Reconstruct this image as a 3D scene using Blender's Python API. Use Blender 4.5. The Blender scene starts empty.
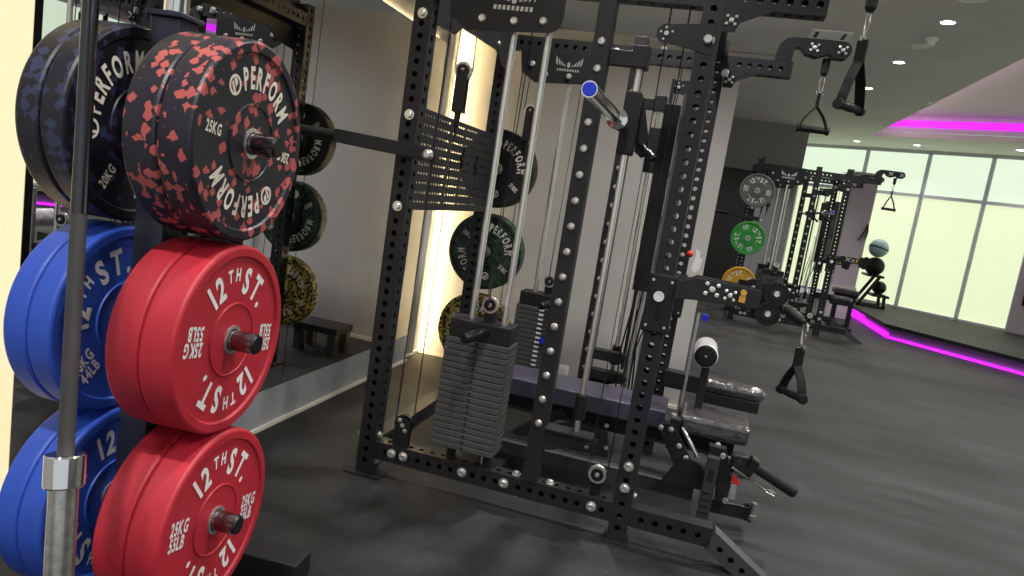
import bpy, math, random
from mathutils import Vector, Matrix
random.seed(7)
PI = math.pi
SC = bpy.context.scene
COL = SC.collection
V = Vector

# ------------------------------------------------------------------ materials
def mat(name, col, rough=0.5, metal=0.0, spec=0.5, noise=0.0, nscale=30.0, bump=0.0, bscale=200.0, emit=None, estr=0.0, coat=0.0):
    m = bpy.data.materials.new(name); m.use_nodes = True
    nt = m.node_tree; b = nt.nodes['Principled BSDF']
    b.inputs['Base Color'].default_value = (*col, 1)
    b.inputs['Roughness'].default_value = rough
    b.inputs['Metallic'].default_value = metal
    b.inputs['Specular IOR Level'].default_value = spec
    b.inputs['Coat Weight'].default_value = coat
    if emit:
        b.inputs['Emission Color'].default_value = (*emit, 1)
        b.inputs['Emission Strength'].default_value = estr
    if noise or bump:
        tc = nt.nodes.new('ShaderNodeTexCoord')
    if noise:
        n = nt.nodes.new('ShaderNodeTexNoise'); n.inputs['Scale'].default_value = nscale; n.inputs['Detail'].default_value = 5
        nt.links.new(tc.outputs['Object'], n.inputs['Vector'])
        r = nt.nodes.new('ShaderNodeValToRGB')
        r.color_ramp.elements[0].position = 0.3; r.color_ramp.elements[1].position = 0.7
        r.color_ramp.elements[0].color = (*[max(0, c * (1 - noise)) for c in col], 1)
        r.color_ramp.elements[1].color = (*[min(1, c * (1 + noise)) for c in col], 1)
        nt.links.new(n.outputs['Fac'], r.inputs['Fac']); nt.links.new(r.outputs['Color'], b.inputs['Base Color'])
    if bump:
        n2 = nt.nodes.new('ShaderNodeTexNoise'); n2.inputs['Scale'].default_value = bscale; n2.inputs['Detail'].default_value = 4
        nt.links.new(tc.outputs['Object'], n2.inputs['Vector'])
        bp = nt.nodes.new('ShaderNodeBump'); bp.inputs['Strength'].default_value = bump; bp.inputs['Distance'].default_value = 0.01
        nt.links.new(n2.outputs['Fac'], bp.inputs['Height']); nt.links.new(bp.outputs['Normal'], b.inputs['Normal'])
    return m

def camo(name, base, flake, dens, scale=42.0, rough=0.42, lim=0.9):
    """rubber with angular coloured granules pressed into it"""
    m = mat(name, base, rough)
    nt = m.node_tree; b = nt.nodes['Principled BSDF']
    tc = nt.nodes.new('ShaderNodeTexCoord')
    ns = nt.nodes.new('ShaderNodeTexNoise'); ns.inputs['Scale'].default_value = 60
    ad = nt.nodes.new('ShaderNodeVectorMath'); ad.operation = 'MULTIPLY_ADD'
    ad.inputs[1].default_value = (0.010,) * 3
    nt.links.new(tc.outputs['Object'], ns.inputs['Vector'])
    nt.links.new(ns.outputs['Color'], ad.inputs[0]); nt.links.new(tc.outputs['Object'], ad.inputs[2])
    vo = nt.nodes.new('ShaderNodeTexVoronoi'); vo.inputs['Scale'].default_value = scale
    vo.distance = 'MANHATTAN'
    nt.links.new(ad.outputs[0], vo.inputs['Vector'])
    sp = nt.nodes.new('ShaderNodeSeparateColor'); nt.links.new(vo.outputs['Color'], sp.inputs[0])
    lt = nt.nodes.new('ShaderNodeMath'); lt.operation = 'LESS_THAN'; lt.inputs[1].default_value = dens
    nt.links.new(sp.outputs[0], lt.inputs[0])
    ld = nt.nodes.new('ShaderNodeMath'); ld.operation = 'LESS_THAN'; ld.inputs[1].default_value = lim
    nt.links.new(vo.outputs['Distance'], ld.inputs[0])
    mu = nt.nodes.new('ShaderNodeMath'); mu.operation = 'MULTIPLY'
    nt.links.new(lt.outputs[0], mu.inputs[0]); nt.links.new(ld.outputs[0], mu.inputs[1])
    mx = nt.nodes.new('ShaderNodeMix'); mx.data_type = 'RGBA'
    mx.inputs[6].default_value = (*base, 1); mx.inputs[7].default_value = (*flake, 1)
    nt.links.new(mu.outputs[0], mx.inputs[0]); nt.links.new(mx.outputs[2], b.inputs['Base Color'])
    return m

M = {}
M['black'] = mat('powder_coated_black_steel', (0.015, 0.015, 0.018), 0.45, spec=0.35, noise=0.15, nscale=12)
M['black2'] = mat('matt_black_steel', (0.010, 0.010, 0.012), 0.5, spec=0.35, noise=0.1)
M['darkgrey'] = mat('dark_grey_steel', (0.034, 0.034, 0.039), 0.38, noise=0.12)
M['satin'] = mat('satin_black_steel', (0.04, 0.04, 0.044), 0.3, spec=1.0)
M['covergrey'] = mat('grey_painted_steel', (0.085, 0.085, 0.09), 0.45)
M['navy'] = mat('navy_black_steel', (0.016, 0.018, 0.036), 0.4, noise=0.1)
M['stackplate'] = mat('weight_stack_steel', (0.058, 0.059, 0.062), 0.5, noise=0.2, nscale=40)
M['hole'] = mat('selector_hole', (0.004, 0.004, 0.004), 0.8)
M['chrome'] = mat('chrome', (0.86, 0.86, 0.86), 0.12, 1.0)
M['blackchrome'] = mat('dark_chrome_shaft', (0.09, 0.09, 0.105), 0.2, 1.0)
M['rodchrome'] = mat('satin_chrome_rod', (0.88, 0.87, 0.85), 0.3, 1.0)
M['chromedark'] = mat('black_chrome', (0.22, 0.22, 0.24), 0.16, 1.0)
M['steel'] = mat('zinc_steel', (0.78, 0.77, 0.74), 0.28, 0.85)
M['brushed'] = mat('worn_bright_steel', (0.62, 0.61, 0.58), 0.3, 1.0, noise=0.2, nscale=60)
M['knurl'] = mat('knurled_grey_steel', (0.05, 0.05, 0.052), 0.5, 0.2, bump=0.5, bscale=900)
M['plastic'] = mat('black_plastic', (0.009, 0.009, 0.010), 0.35, spec=0.35)
M['rubber'] = mat('black_rubber', (0.009, 0.009, 0.010), 0.55, spec=0.3)
M['web'] = mat('black_webbing', (0.009, 0.009, 0.010), 0.8, spec=0.2, bump=0.3, bscale=500)
M['red'] = mat('red_bumper_rubber', (0.45, 0.017, 0.034), 0.5, noise=0.06, nscale=20)
M['blue'] = mat('blue_bumper_rubber', (0.026, 0.085, 0.50), 0.5, noise=0.06, nscale=20)
M['camored'] = camo('black_rubber_with_red_flakes', (0.013, 0.012, 0.022), (0.43, 0.088, 0.086), 0.27, 50, lim=0.86)
M['camoblue'] = camo('black_rubber_with_blue_flakes', (0.008, 0.008, 0.014), (0.028, 0.035, 0.085), 0.27, 48, lim=0.9)
M['camogreen'] = camo('black_rubber_with_green_flakes', (0.010, 0.014, 0.012), (0.02, 0.07, 0.035), 0.40, 60, lim=2)
M['camoyellow'] = camo('black_rubber_with_yellow_flakes', (0.015, 0.014, 0.010), (0.46, 0.36, 0.06), 0.48, 75, lim=2)
M['blackplate'] = mat('black_bumper_rubber', (0.012, 0.012, 0.013), 0.5)
M['greyplate'] = mat('grey_bumper_rubber', (0.12, 0.12, 0.12), 0.55)
M['greenplate'] = mat('green_bumper_rubber', (0.03, 0.30, 0.045), 0.55)
M['yellowplate'] = mat('yellow_bumper_rubber', (0.62, 0.33, 0.02), 0.55)
M['white'] = mat('white_lettering', (0.82, 0.82, 0.82), 0.6)
M['cream'] = mat('cream_lettering', (0.80, 0.76, 0.66), 0.6)
M['purplepad'] = mat('dark_purple_vinyl', (0.046, 0.042, 0.064), 0.38, noise=0.2, nscale=8)
M['blackpad'] = mat('black_vinyl', (0.02, 0.02, 0.022), 0.4)
M['wrap'] = mat('plastic_wrapped_black_vinyl', (0.045, 0.042, 0.046), 0.2, spec=1.0, coat=1.0, bump=0.7, bscale=30, noise=0.6, nscale=18)
M['wraplight'] = mat('plastic_wrapped_white_foam', (0.55, 0.52, 0.56), 0.3, coat=0.8, bump=0.5, bscale=40, noise=0.35, nscale=25)
M['bluecap'] = mat('blue_end_cap', (0.01, 0.035, 0.62), 0.35)
M['redplastic'] = mat('red_plastic', (0.6, 0.02, 0.02), 0.4)
M['gold'] = mat('brass_pin', (0.75, 0.42, 0.08), 0.35, 0.6)
M['tealball'] = mat('pale_teal_rubber', (0.36, 0.52, 0.55), 0.45)
M['wall'] = mat('grey_painted_wall', (0.48, 0.468, 0.45), 0.7, noise=0.05, nscale=2)
M['wallback'] = mat('charcoal_painted_wall', (0.27, 0.27, 0.28), 0.7, noise=0.05, nscale=2)
M['wallblack'] = mat('black_wall_panel', (0.012, 0.012, 0.013), 0.5)
M['plinth'] = mat('grey_plinth', (0.36, 0.37, 0.39), 0.55, noise=0.12, nscale=6)
M['whitetrim'] = mat('cream_skirting', (0.75, 0.72, 0.62), 0.5)
M['ceil'] = mat('olive_grey_ceiling', (0.74, 0.735, 0.69), 0.75, noise=0.04, nscale=2)
M['ceil2'] = mat('pale_cove_ceiling', (0.72, 0.68, 0.68), 0.7)
M['whitemetal'] = mat('white_painted_metal', (0.95, 0.95, 0.93), 0.5)
M['frame'] = mat('grey_window_frame', (0.62, 0.64, 0.68), 0.5)
M['column'] = mat('purple_grey_column', (0.40, 0.365, 0.42), 0.6)
M['platface'] = mat('platform_face', (0.22, 0.20, 0.24), 0.45)
M['mirror'] = mat('mirror_glass', (0.74, 0.75, 0.76), 0.0, 1.0)
M['led_warm'] = mat('warm_led', (0.1, 0.1, 0.1), 0.5, emit=(1.0, 0.76, 0.38), estr=110)
M['led_soft'] = mat('soft_warm_led', (0.1, 0.1, 0.1), 0.5, emit=(1.0, 0.76, 0.38), estr=28)
M['fill_white'] = mat('neutral_fill', (0.1, 0.1, 0.1), 0.5, emit=(1.0, 0.95, 0.85), estr=16)
M['panel_warm'] = mat('cream_light_panel', (0.3, 0.3, 0.3), 0.4, emit=(1.0, 0.80, 0.43), estr=0.82)
M['led_mag'] = mat('magenta_led', (0.1, 0.1, 0.1), 0.5, emit=(0.72, 0.002, 1.0), estr=4.0)
M['led_mag2'] = mat('magenta_cove_led', (0.1, 0.1, 0.1), 0.5, emit=(0.72, 0.0, 0.95), estr=1.15)
M['fill_pink'] = mat('pale_pink_fill', (0.1, 0.1, 0.1), 0.5, emit=(1.0, 0.62, 0.82), estr=9)
M['lamp'] = mat('lamp_glow', (0.9, 0.9, 0.85), 0.5, emit=(1, 0.98, 0.9), estr=14)
M['pane_up'] = mat('daylit_upper_pane', (0.3, 0.3, 0.3), 0.25, emit=(0.74, 0.88, 0.66), estr=0.86)
M['pane_low'] = mat('daylit_lower_pane', (0.3, 0.3, 0.3), 0.25, emit=(0.77, 0.87, 0.54), estr=0.86)
M['screen'] = mat('lit_screen', (0.1, 0.1, 0.1), 0.3, emit=(0.75, 0.9, 0.78), estr=0.9)

def floor_mat():
    m = mat('black_rubber_floor', (0.05, 0.05, 0.05), 0.5, spec=0.4)
    nt = m.node_tree; b = nt.nodes['Principled BSDF']; L = nt.links
    tc = nt.nodes.new('ShaderNodeTexCoord')
    def noise(scale, det, vec=None, stretch=None):
        n = nt.nodes.new('ShaderNodeTexNoise'); n.inputs['Scale'].default_value = scale; n.inputs['Detail'].default_value = det
        if stretch:
            mp = nt.nodes.new('ShaderNodeMapping'); mp.inputs['Scale'].default_value = stretch
            mp.inputs['Rotation'].default_value = (0, 0, 0.35)
            L.new(tc.outputs['Object'], mp.inputs['Vector']); L.new(mp.outputs[0], n.inputs['Vector'])
        else:
            L.new(tc.outputs['Object'], n.inputs['Vector'])
        return n.outputs['Fac']
    def math_(op, a, c=None):
        n = nt.nodes.new('ShaderNodeMath'); n.operation = op
        for i, x in enumerate((a, c)):
            if x is None: continue
            if isinstance(x, (int, float)): n.inputs[i].default_value = x
            else: L.new(x, n.inputs[i])
        return n.outputs[0]
    big = noise(0.55, 5, stretch=(0.8, 1.6, 1)); mid = noise(2.6, 6, stretch=(0.7, 2.0, 1)); fine = noise(160, 2); grit = noise(28, 6)
    s = nt.nodes.new('ShaderNodeSeparateXYZ'); L.new(tc.outputs['Object'], s.inputs[0])
    # rolls of matting laid along y, each with a slightly different wear
    roll = math_('FLOOR', math_('MULTIPLY', math_('ADD', s.outputs[0], 0.47), 1 / 1.25))
    wn = nt.nodes.new('ShaderNodeTexWhiteNoise'); wn.noise_dimensions = '1D'; L.new(roll, wn.inputs['W'])
    # seams
    def seam(coord, off, pitch, w):
        f = math_('FRACT', math_('MULTIPLY', math_('ADD', coord, off), 1 / pitch))
        return math_('LESS_THAN', f, w / pitch)
    sx = seam(s.outputs[0], 0.47, 1.25, 0.006); sy = seam(s.outputs[1], 0.9, 5.0, 0.006)
    seams = math_('MAXIMUM', sx, sy)
    v = math_('ADD', math_('MULTIPLY', math_('SUBTRACT', big, 0.5), 0.050), math_('MULTIPLY', math_('SUBTRACT', mid, 0.5), 0.055))
    v = math_('ADD', v, math_('MULTIPLY', wn.outputs[0], 0.008))
    v = math_('ADD', v, math_('MULTIPLY', math_('SUBTRACT', fine, 0.5), 0.020))
    v = math_('ADD', v, math_('MULTIPLY', math_('SUBTRACT', grit, 0.5), 0.018))
    v = math_('MAXIMUM', math_('ADD', v, 0.0125), 0.004)
    v = math_('MULTIPLY', v, math_('SUBTRACT', 1.0, math_('MULTIPLY', seams, 0.45)))
    cb = nt.nodes.new('ShaderNodeCombineColor')
    L.new(v, cb.inputs[0]); L.new(math_('MULTIPLY', v, 0.99), cb.inputs[1]); L.new(math_('MULTIPLY', v, 1.06), cb.inputs[2]); L.new(cb.outputs[0], b.inputs['Base Color'])
    r = math_('ADD', 0.46, math_('MULTIPLY', mid, 0.32)); L.new(r, b.inputs['Roughness'])
    bp = nt.nodes.new('ShaderNodeBump'); bp.inputs['Strength'].default_value = 0.5; bp.inputs['Distance'].default_value = 0.004
    L.new(fine, bp.inputs['Height']); L.new(bp.outputs[0], b.inputs['Normal'])
    return m
M['floor'] = floor_mat()

# ------------------------------------------------------------------ mesh builder
def frame_of(d):
    d = V(d).normalized()
    h = V((0, 0, 1)) if abs(d.z) < 0.95 else V((1, 0, 0))
    u = d.cross(h).normalized(); v = u.cross(d).normalized()
    return d, u, v

class MB:
    def __init__(s): s.v = []; s.f = []; s.sm = []; s.mi = []; s.cur = 0
    def add(s, verts, faces, smooth=False):
        o = len(s.v); s.v += [tuple(x) for x in verts]
        for f in faces: s.f.append(tuple(i + o for i in f)); s.sm.append(smooth); s.mi.append(s.cur)
    def box(s, c, size, R=None):
        c = V(c); hx, hy, hz = [x / 2 for x in size]
        vs = []
        for x, y, z in ((-1,-1,-1),(1,-1,-1),(1,1,-1),(-1,1,-1),(-1,-1,1),(1,-1,1),(1,1,1),(-1,1,1)):
            p = V((x*hx, y*hy, z*hz))
            vs.append(c + (R @ p if R else p))
        s.add(vs, [(0,3,2,1),(4,5,6,7),(0,1,5,4),(1,2,6,5),(2,3,7,6),(3,0,4,7)]); return s
    def bx(s, x0, x1, y0, y1, z0, z1):
        return s.box(((x0+x1)/2, (y0+y1)/2, (z0+z1)/2), (abs(x1-x0), abs(y1-y0), abs(z1-z0)))
    def bar(s, p0, p1, w, h, up=(0, 0, 1)):
        """rectangular bar p0->p1, w across (horizontal), h along up"""
        p0, p1 = V(p0), V(p1); d = (p1 - p0).normalized(); up = V(up)
        u = d.cross(up).normalized(); n = u.cross(d).normalized()
        vs = []
        for p in (p0, p1):
            for a, b in ((-1,-1),(1,-1),(1,1),(-1,1)): vs.append(p + u*a*w/2 + n*b*h/2)
        s.add(vs, [(3,2,1,0),(4,5,6,7),(0,1,5,4),(1,2,6,5),(2,3,7,6),(3,0,4,7)]); return s
    def lathe(s, o, d, prof, n=32):
        """prof: list of (t along d, r); hard edges split where a point is repeated"""
        o = V(o); d, u, v = frame_of(d)
        for (t0, r0), (t1, r1) in zip(prof, prof[1:]):
            if (t0, r0) == (t1, r1): continue
            vs = []
            for k in range(n):
                a = 2*PI*k/n; e = u*math.cos(a) + v*math.sin(a)
                vs.append(o + d*t0 + e*r0); vs.append(o + d*t1 + e*r1)
            s.add(vs, [(2*k, 2*((k+1) % n), 2*((k+1) % n)+1, 2*k+1) for k in range(n)], True)
        return s
    def smooth_lathe(s, o, d, prof, n=32):
        o = V(o); d, u, v = frame_of(d); vs = []
        for t, r in prof:
            for k in range(n):
                a = 2*PI*k/n; vs.append(o + d*t + (u*math.cos(a) + v*math.sin(a))*r)
        m = len(prof)
        fs = [(i*n+k, i*n+(k+1) % n, (i+1)*n+(k+1) % n, (i+1)*n+k) for i in range(m-1) for k in range(n)]
        s.add(vs, fs, True); return s
    def cyl(s, p0, p1, r, r2=None, n=20, cap=True):
        p0, p1 = V(p0), V(p1); L = (p1-p0).length; r2 = r if r2 is None else r2
        s.lathe(p0, p1-p0, [(0, r), (L, r2)], n)
        if cap:
            d, u, v = frame_of(p1-p0)
            for p, rr, rev in ((p0, r, False), (p1, r2, True)):
                vs = [p + (u*math.cos(2*PI*k/n) + v*math.sin(2*PI*k/n))*rr for k in range(n)]
                s.add(vs, [tuple(range(n)) if rev else tuple(reversed(range(n)))])
        return s
    def ring(s, o, d, r0, r1, t0, t1, n=32):
        return s.lathe(o, d, [(t0, r0), (t0, r1), (t1, r1), (t1, r0), (t0, r0)], n)
    def tube(s, pts, r, n=8):
        pts = [V(p) for p in pts]; rings = []; d0 = None
        for i, p in enumerate(pts):
            d = (pts[min(i+1, len(pts)-1)] - pts[max(i-1, 0)]).normalized()
            if d0 is None: _, u, v = frame_of(d)
            else:
                u = (u - d*u.dot(d)).normalized(); v = d.cross(u)
            d0 = d
            rings.append([p + (u*math.cos(2*PI*k/n) + v*math.sin(2*PI*k/n))*r for k in range(n)])
        vs = [q for g in rings for q in g]
        fs = [(i*n+k, i*n+(k+1) % n, (i+1)*n+(k+1) % n, (i+1)*n+k) for i in range(len(pts)-1) for k in range(n)]
        s.add(vs, fs, True)
        s.add(rings[0], [tuple(range(n))]); s.add(rings[-1], [tuple(range(n))])
        return s
    def strap(s, pts, w, t, wdir):
        """flat band following pts, w wide along wdir"""
        pts = [V(p) for p in pts]; wd = V(wdir).normalized(); vs = []
        for i, p in enumerate(pts):
            d = (pts[min(i+1, len(pts)-1)] - pts[max(i-1, 0)]).normalized()
            nrm = d.cross(wd).normalized()
            for a, b in ((-1,-1),(1,-1),(1,1),(-1,1)): vs.append(p + wd*a*w/2 + nrm*b*t/2)
        fs = [(4*i+k, 4*i+(k+1) % 4, 4*i+4+(k+1) % 4, 4*i+4+k) for i in range(len(pts)-1) for k in range(4)]
        fs += [(0,1,2,3), tuple(4*(len(pts)-1)+k for k in range(4))]
        s.add(vs, fs); return s
    def prism(s, poly, o, u, v, t):
        """2-D outline poly in (u, v) at o, thickness t along u x v (centred)"""
        o, u, v = V(o), V(u), V(v); n = u.cross(v).normalized(); k = len(poly)
        vs = [o + u*a + v*b - n*t/2 for a, b in poly] + [o + u*a + v*b + n*t/2 for a, b in poly]
        s.add(vs, [tuple(reversed(range(k))), tuple(range(k, 2*k))] + [(i, (i+1) % k, k+(i+1) % k, k+i) for i in range(k)])
        return s
    def sphere(s, c, r, n=20, sq=(1, 1, 1)):
        c = V(c); m = n//2; vs = []
        for i in range(m+1):
            th = PI*i/m
            for k in range(n):
                a = 2*PI*k/n
                vs.append(c + V((r*math.sin(th)*math.cos(a)*sq[0], r*math.sin(th)*math.sin(a)*sq[1], r*math.cos(th)*sq[2])))
        s.add(vs, [(i*n+k, (i+1)*n+k, (i+1)*n+(k+1) % n, i*n+(k+1) % n) for i in range(m) for k in range(n)], True); return s
    def perf(s, p0, p1, w, h, u, sides='abcd', pitch=0.05, r=0.0125, start=0.0, wall=0.004, N=16, cap=True):
        """square steel tube with real round holes. u: direction of the side of width w. a:+v b:-v (width w), c:+u d:-u (width h)"""
        p0, p1 = V(p0), V(p1); L = (p1-p0).length; d = (p1-p0)/L; u = V(u).normalized(); v = d.cross(u).normalized()
        nc = int((L - start)/pitch + 1e-6)
        for sd, nrm, e, hw, off in (('a', v, u, w/2, h/2), ('b', -v, u, w/2, h/2), ('c', u, v, h/2, w/2), ('d', -u, v, h/2, w/2)):
            flip = e.cross(d).dot(nrm) < 0
            base = p0 + nrm*off
            def quad(t0, t1):
                vs = [base - e*hw + d*t0, base + e*hw + d*t0, base + e*hw + d*t1, base - e*hw + d*t1]
                s.add(vs, [(3,2,1,0) if flip else (0,1,2,3)])
            if sd not in sides: quad(0, L); continue
            if start > 0: quad(0, start)
            for i in range(nc):
                c = base + d*(start + (i+0.5)*pitch); hp = pitch/2; vs = []
                outer = []
                for k in range(N):
                    q = (k*8.0/N + 1) % 8     # param round the square, corners at odd integers
                    a = q*PI/4
                    ca, sa = math.cos(a), math.sin(a); mx = max(abs(ca), abs(sa))
                    outer.append((ca/mx*hw, sa/mx*hp)); 
                for k in range(N):
                    a = ((k*8.0/N + 1) % 8)*PI/4
                    vs.append(c + e*outer[k][0] + d*outer[k][1])
                    vs.append(c + e*r*math.cos(a) + d*r*math.sin(a))
                    vs.append(c + e*r*math.cos(a) + d*r*math.sin(a) - nrm*wall)
                fs = []
                for k in range(N):
                    k2 = (k+1) % N
                    for a0 in (0, 1):
                        f = (3*k+a0, 3*k2+a0, 3*k2+a0+1, 3*k+a0+1)
                        fs.append(tuple(reversed(f)) if flip else f)
                s.add(vs, fs)
            if start + nc*pitch < L - 1e-5: quad(start + nc*pitch, L)
        if cap:
            for p in (p0, p1): s.add([p - u*w/2 - v*h/2, p + u*w/2 - v*h/2, p + u*w/2 + v*h/2, p - u*w/2 + v*h/2], [(0,1,2,3)])
        return s

BASE = {}
def link(o, parent=None):
    COL.objects.link(o)
    if parent is not None: o.parent = parent
    return o
def obj(name, b, m, parent=None, bevel=0.0, seg=2):
    """one mesh object; geometry given in the coordinates of its thing's build space"""
    off = BASE.get(parent.name, V((0, 0, 0))) if parent else V((0, 0, 0))
    me = bpy.data.meshes.new(name)
    me.from_pydata([tuple(V(p) - off) for p in b.v], [], b.f)
    me.polygons.foreach_set('use_smooth', b.sm)
    ms = m if isinstance(m, (list, tuple)) else [m]
    for x in ms: me.materials.append(M[x] if isinstance(x, str) else x)
    me.polygons.foreach_set('material_index', b.mi)
    me.update()
    o = bpy.data.objects.new(name, me); link(o, parent)
    if parent: BASE[o.name] = off
    if bevel:
        md = o.modifiers.new('bevel', 'BEVEL'); md.width = bevel; md.segments = seg; md.limit_method = 'ANGLE'; md.angle_limit = 0.6
    return o
def tag(o, label, cat, group=None):
    o['label'] = label; o['category'] = cat
    if group: o['group'] = group
    return o
def thing(name, label, cat, loc=(0, 0, 0), group=None):
    o = bpy.data.objects.new(name, None); o.empty_display_size = 0.1; link(o)
    o.location = loc; BASE[o.name] = V(loc)
    return tag(o, label, cat, group)
def struct(name, b, m, **k):
    o = obj(name, b, m, **k); o['kind'] = 'structure'; return o
def dup(root, loc, rot=None, label=None, group=None):
    r = root.copy(); link(r); r.location = loc
    if rot is not None: r.rotation_euler = rot
    if label: r['label'] = label
    if group: r['group'] = group
    for ch in root.children:
        c = ch.copy(); link(c, r)
        for g in ch.children:
            link(g.copy(), c)
    return r
def instance(mesh_obj, name, parent, loc, rot=(0, 0, 0), scale=1.0):
    """another copy of a small part, sharing its mesh"""
    o = bpy.data.objects.new(name, mesh_obj.data); link(o, parent)
    o.location = V(loc) - BASE.get(parent.name, V((0, 0, 0))); o.rotation_euler = rot; o.scale = (scale,)*3
    return o

# ------------------------------------------------------------------ lettering
_glyph = {}
def glyph(ch, bold):
    if (ch, bold) in _glyph: return _glyph[(ch, bold)]
    c = bpy.data.curves.new('g', 'FONT'); c.body = ch; c.size = 1.0; c.offset = bold; c.resolution_u = 3
    o = bpy.data.objects.new('g', c); COL.objects.link(o)
    dg = bpy.context.evaluated_depsgraph_get()
    me = bpy.data.meshes.new_from_object(o.evaluated_get(dg))
    vs = [(v.co.x, v.co.y) for v in me.vertices]; fs = [tuple(p.vertices) for p in me.polygons]
    bpy.data.objects.remove(o); bpy.data.curves.remove(c); bpy.data.meshes.remove(me)
    x0 = min(v[0] for v in vs); x1 = max(v[0] for v in vs)
    _glyph[(ch, bold)] = ([(x-x0, y) for x, y in vs], fs, x1-x0)
    return _glyph[(ch, bold)]
def text_shapes(items, gap, bold):
    """items: (char, size, lift) -> [(verts2d, faces, centre)] laid along a line, total width"""
    x = 0; out = []
    for ch, size, lift in items:
        if ch == ' ': x += size*0.25; continue
        vs, fs, w = glyph(ch, bold); vs = [(a*size, b*size + lift) for a, b in vs]
        out.append((vs, fs, x, w*size)); x += w*size + gap*size
    return out, x
def arc_text(b, items, rad, mid_angle, x, gap=0.10, bold=0.025, squeeze=1.0, span=None):
    """letters round a circle in the YZ plane at X=x, seen from +X; tops outward"""
    sh, W = text_shapes(items, gap, bold)
    if span: squeeze = math.radians(span)*rad/W
    for vs, fs, x0, w in sh:
        s = (x0 + w/2 - W/2)*squeeze; a = mid_angle - s/rad
        out = []
        for px, py in vs:
            lx = (px - w/2)*squeeze; r = rad + py
            # radial dir (cos a, sin a) in (Y,Z); tangent (clockwise) (sin a, -cos a)
            out.append((x, r*math.cos(a) + lx*math.sin(a), r*math.sin(a) - lx*math.cos(a)))
        b.add(out, fs)
def flat_text(b, body, size, o, u, v, bold=0.02, gap=0.1, sq=1.0):
    sh, W = text_shapes([(c, size, 0) for c in body], gap, bold)
    o, u, v = V(o), V(u), V(v)
    for vs, fs, x0, w in sh:
        b.add([o + u*(px + x0 - W/2)*sq + v*py for px, py in vs], fs)

# ------------------------------------------------------------------ plates
def plate_body(t, R=0.225, n=96):
    h = t/2; e = 0.0035*R/0.225; k = R/0.225
    side = [(h-0.004, 0.0335), (h-0.004, 0.083*k), (h-0.0015, 0.0845*k), (h-0.0015, 0.0875*k), (h-0.0055, 0.089*k), (h-0.0055, 0.196*k), (h, 0.2005*k), (h, 0.2175*k), (h-0.0025, 0.2225*k), (h-0.008, R)]
    prof = [(a, b) for a, b in side] + [(-a, b) for a, b in reversed(side)] + [(side[0][0], side[0][1])]
    b = MB(); b.lathe((0, 0, 0), (1, 0, 0), prof, n); return b
PX = lambda t: t/2 - 0.0055 + 0.0008
def street_letters(t, kg, lb, R=0.225):
    out = []; x = PX(t); k = R/0.225
    it = [('1', 0.084*k, 0), ('2', 0.084*k, 0), ('T', 0.042*k, 0.028*k), ('H', 0.042*k, 0.028*k), (' ', 0.03*k, 0), ('S', 0.084*k, 0), ('T', 0.084*k, 0), ('.', 0.084*k, 0)]
    for a in (PI/2, 3*PI/2):
        b = MB(); arc_text(b, it, 0.114*k, a, x, 0.12, 0.04, span=102); out.append(('lettering', b))
    for s in (-1, 1):
        b = MB(); out.append(('weight_marking', b))
        flat_text(b, kg + 'KG', 0.044*k, (x, s*0.148*k, 0.003*k), (0, 1, 0), (0, 0, 1), 0.035, sq=0.56)
        flat_text(b, lb + 'LB', 0.044*k, (x, s*0.148*k, -0.033*k), (0, 1, 0), (0, 0, 1), 0.035, sq=0.56)
    return out
def perform_letters(t, kg):
    parts = []; x = PX(t)
    it = [(c, 0.066, 0) for c in 'PERFORM']
    for a in (PI/2, 3*PI/2):
        b = MB(); parts.append(('lettering', b))
        arc_text(b, it, 0.122, a - math.radians(13), x, 0.12, 0.035, span=88)
        b = MB(); parts.append(('emblem', b))
        # round emblem in front of the word: ring with a slanted leaf
        c = a + math.radians(44)
        cy, cz = 0.145*math.cos(c), 0.145*math.sin(c)
        n = 24
        vs = []
        for k in range(n):
            q = 2*PI*k/n
            for r in (0.0165, 0.0225): vs.append((x, cy + r*math.cos(q), cz + r*math.sin(q)))
        b.add(vs, [(2*k, 2*k+1, 2*((k+1) % n)+1, 2*((k+1) % n)) for k in range(n)])
        ur = V((0, math.sin(c), -math.cos(c))); vr = V((0, math.cos(c), math.sin(c))); o = V((x, cy, cz))
        for poly in ([(-0.011, -0.012), (-0.005, -0.017), (-0.002, 0.013), (-0.009, 0.010)], [(0.000, -0.005), (0.010, -0.002), (0.012, 0.009), (0.002, 0.017)]):
            b.add([o + ur*p + vr*q for p, q in poly], [(0, 1, 2, 3)])
    for sg in (1, -1):
        b = MB(); parts.append(('weight_marking', b))
        flat_text(b, kg + 'KG', 0.034, (x, -sg*0.148, -sg*0.012), (0, sg, 0), (0, 0, sg), 0.03, sq=0.62)
    return parts
def hub_ring(t):
    b = MB(); h = t/2 - 0.001
    b.lathe((0, 0, 0), (1, 0, 0), [(h, 0.0262), (h, 0.0345), (-h, 0.0345), (-h, 0.0262), (h, 0.0262)], 40); return b
PLATES = {}
def make_plate(key, t, m, letters, lm, loc, rot, label, group, R=0.225, cat='weight plate', name='bumper_plate'):
    if key in PLATES:
        return dup(PLATES[key], loc, rot, label, group)
    r = thing(name, label, cat, (0, 0, 0), group)
    obj('rubber_disc', plate_body(t, R), m, r)
    obj('hub_ring', hub_ring(t), 'steel', r)['label'] = 'bright steel hub ring'
    for nm, lb in letters or []: obj(nm, lb, lm, r)
    r.location = loc; r.rotation_euler = rot; PLATES[key] = r
    return r

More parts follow.
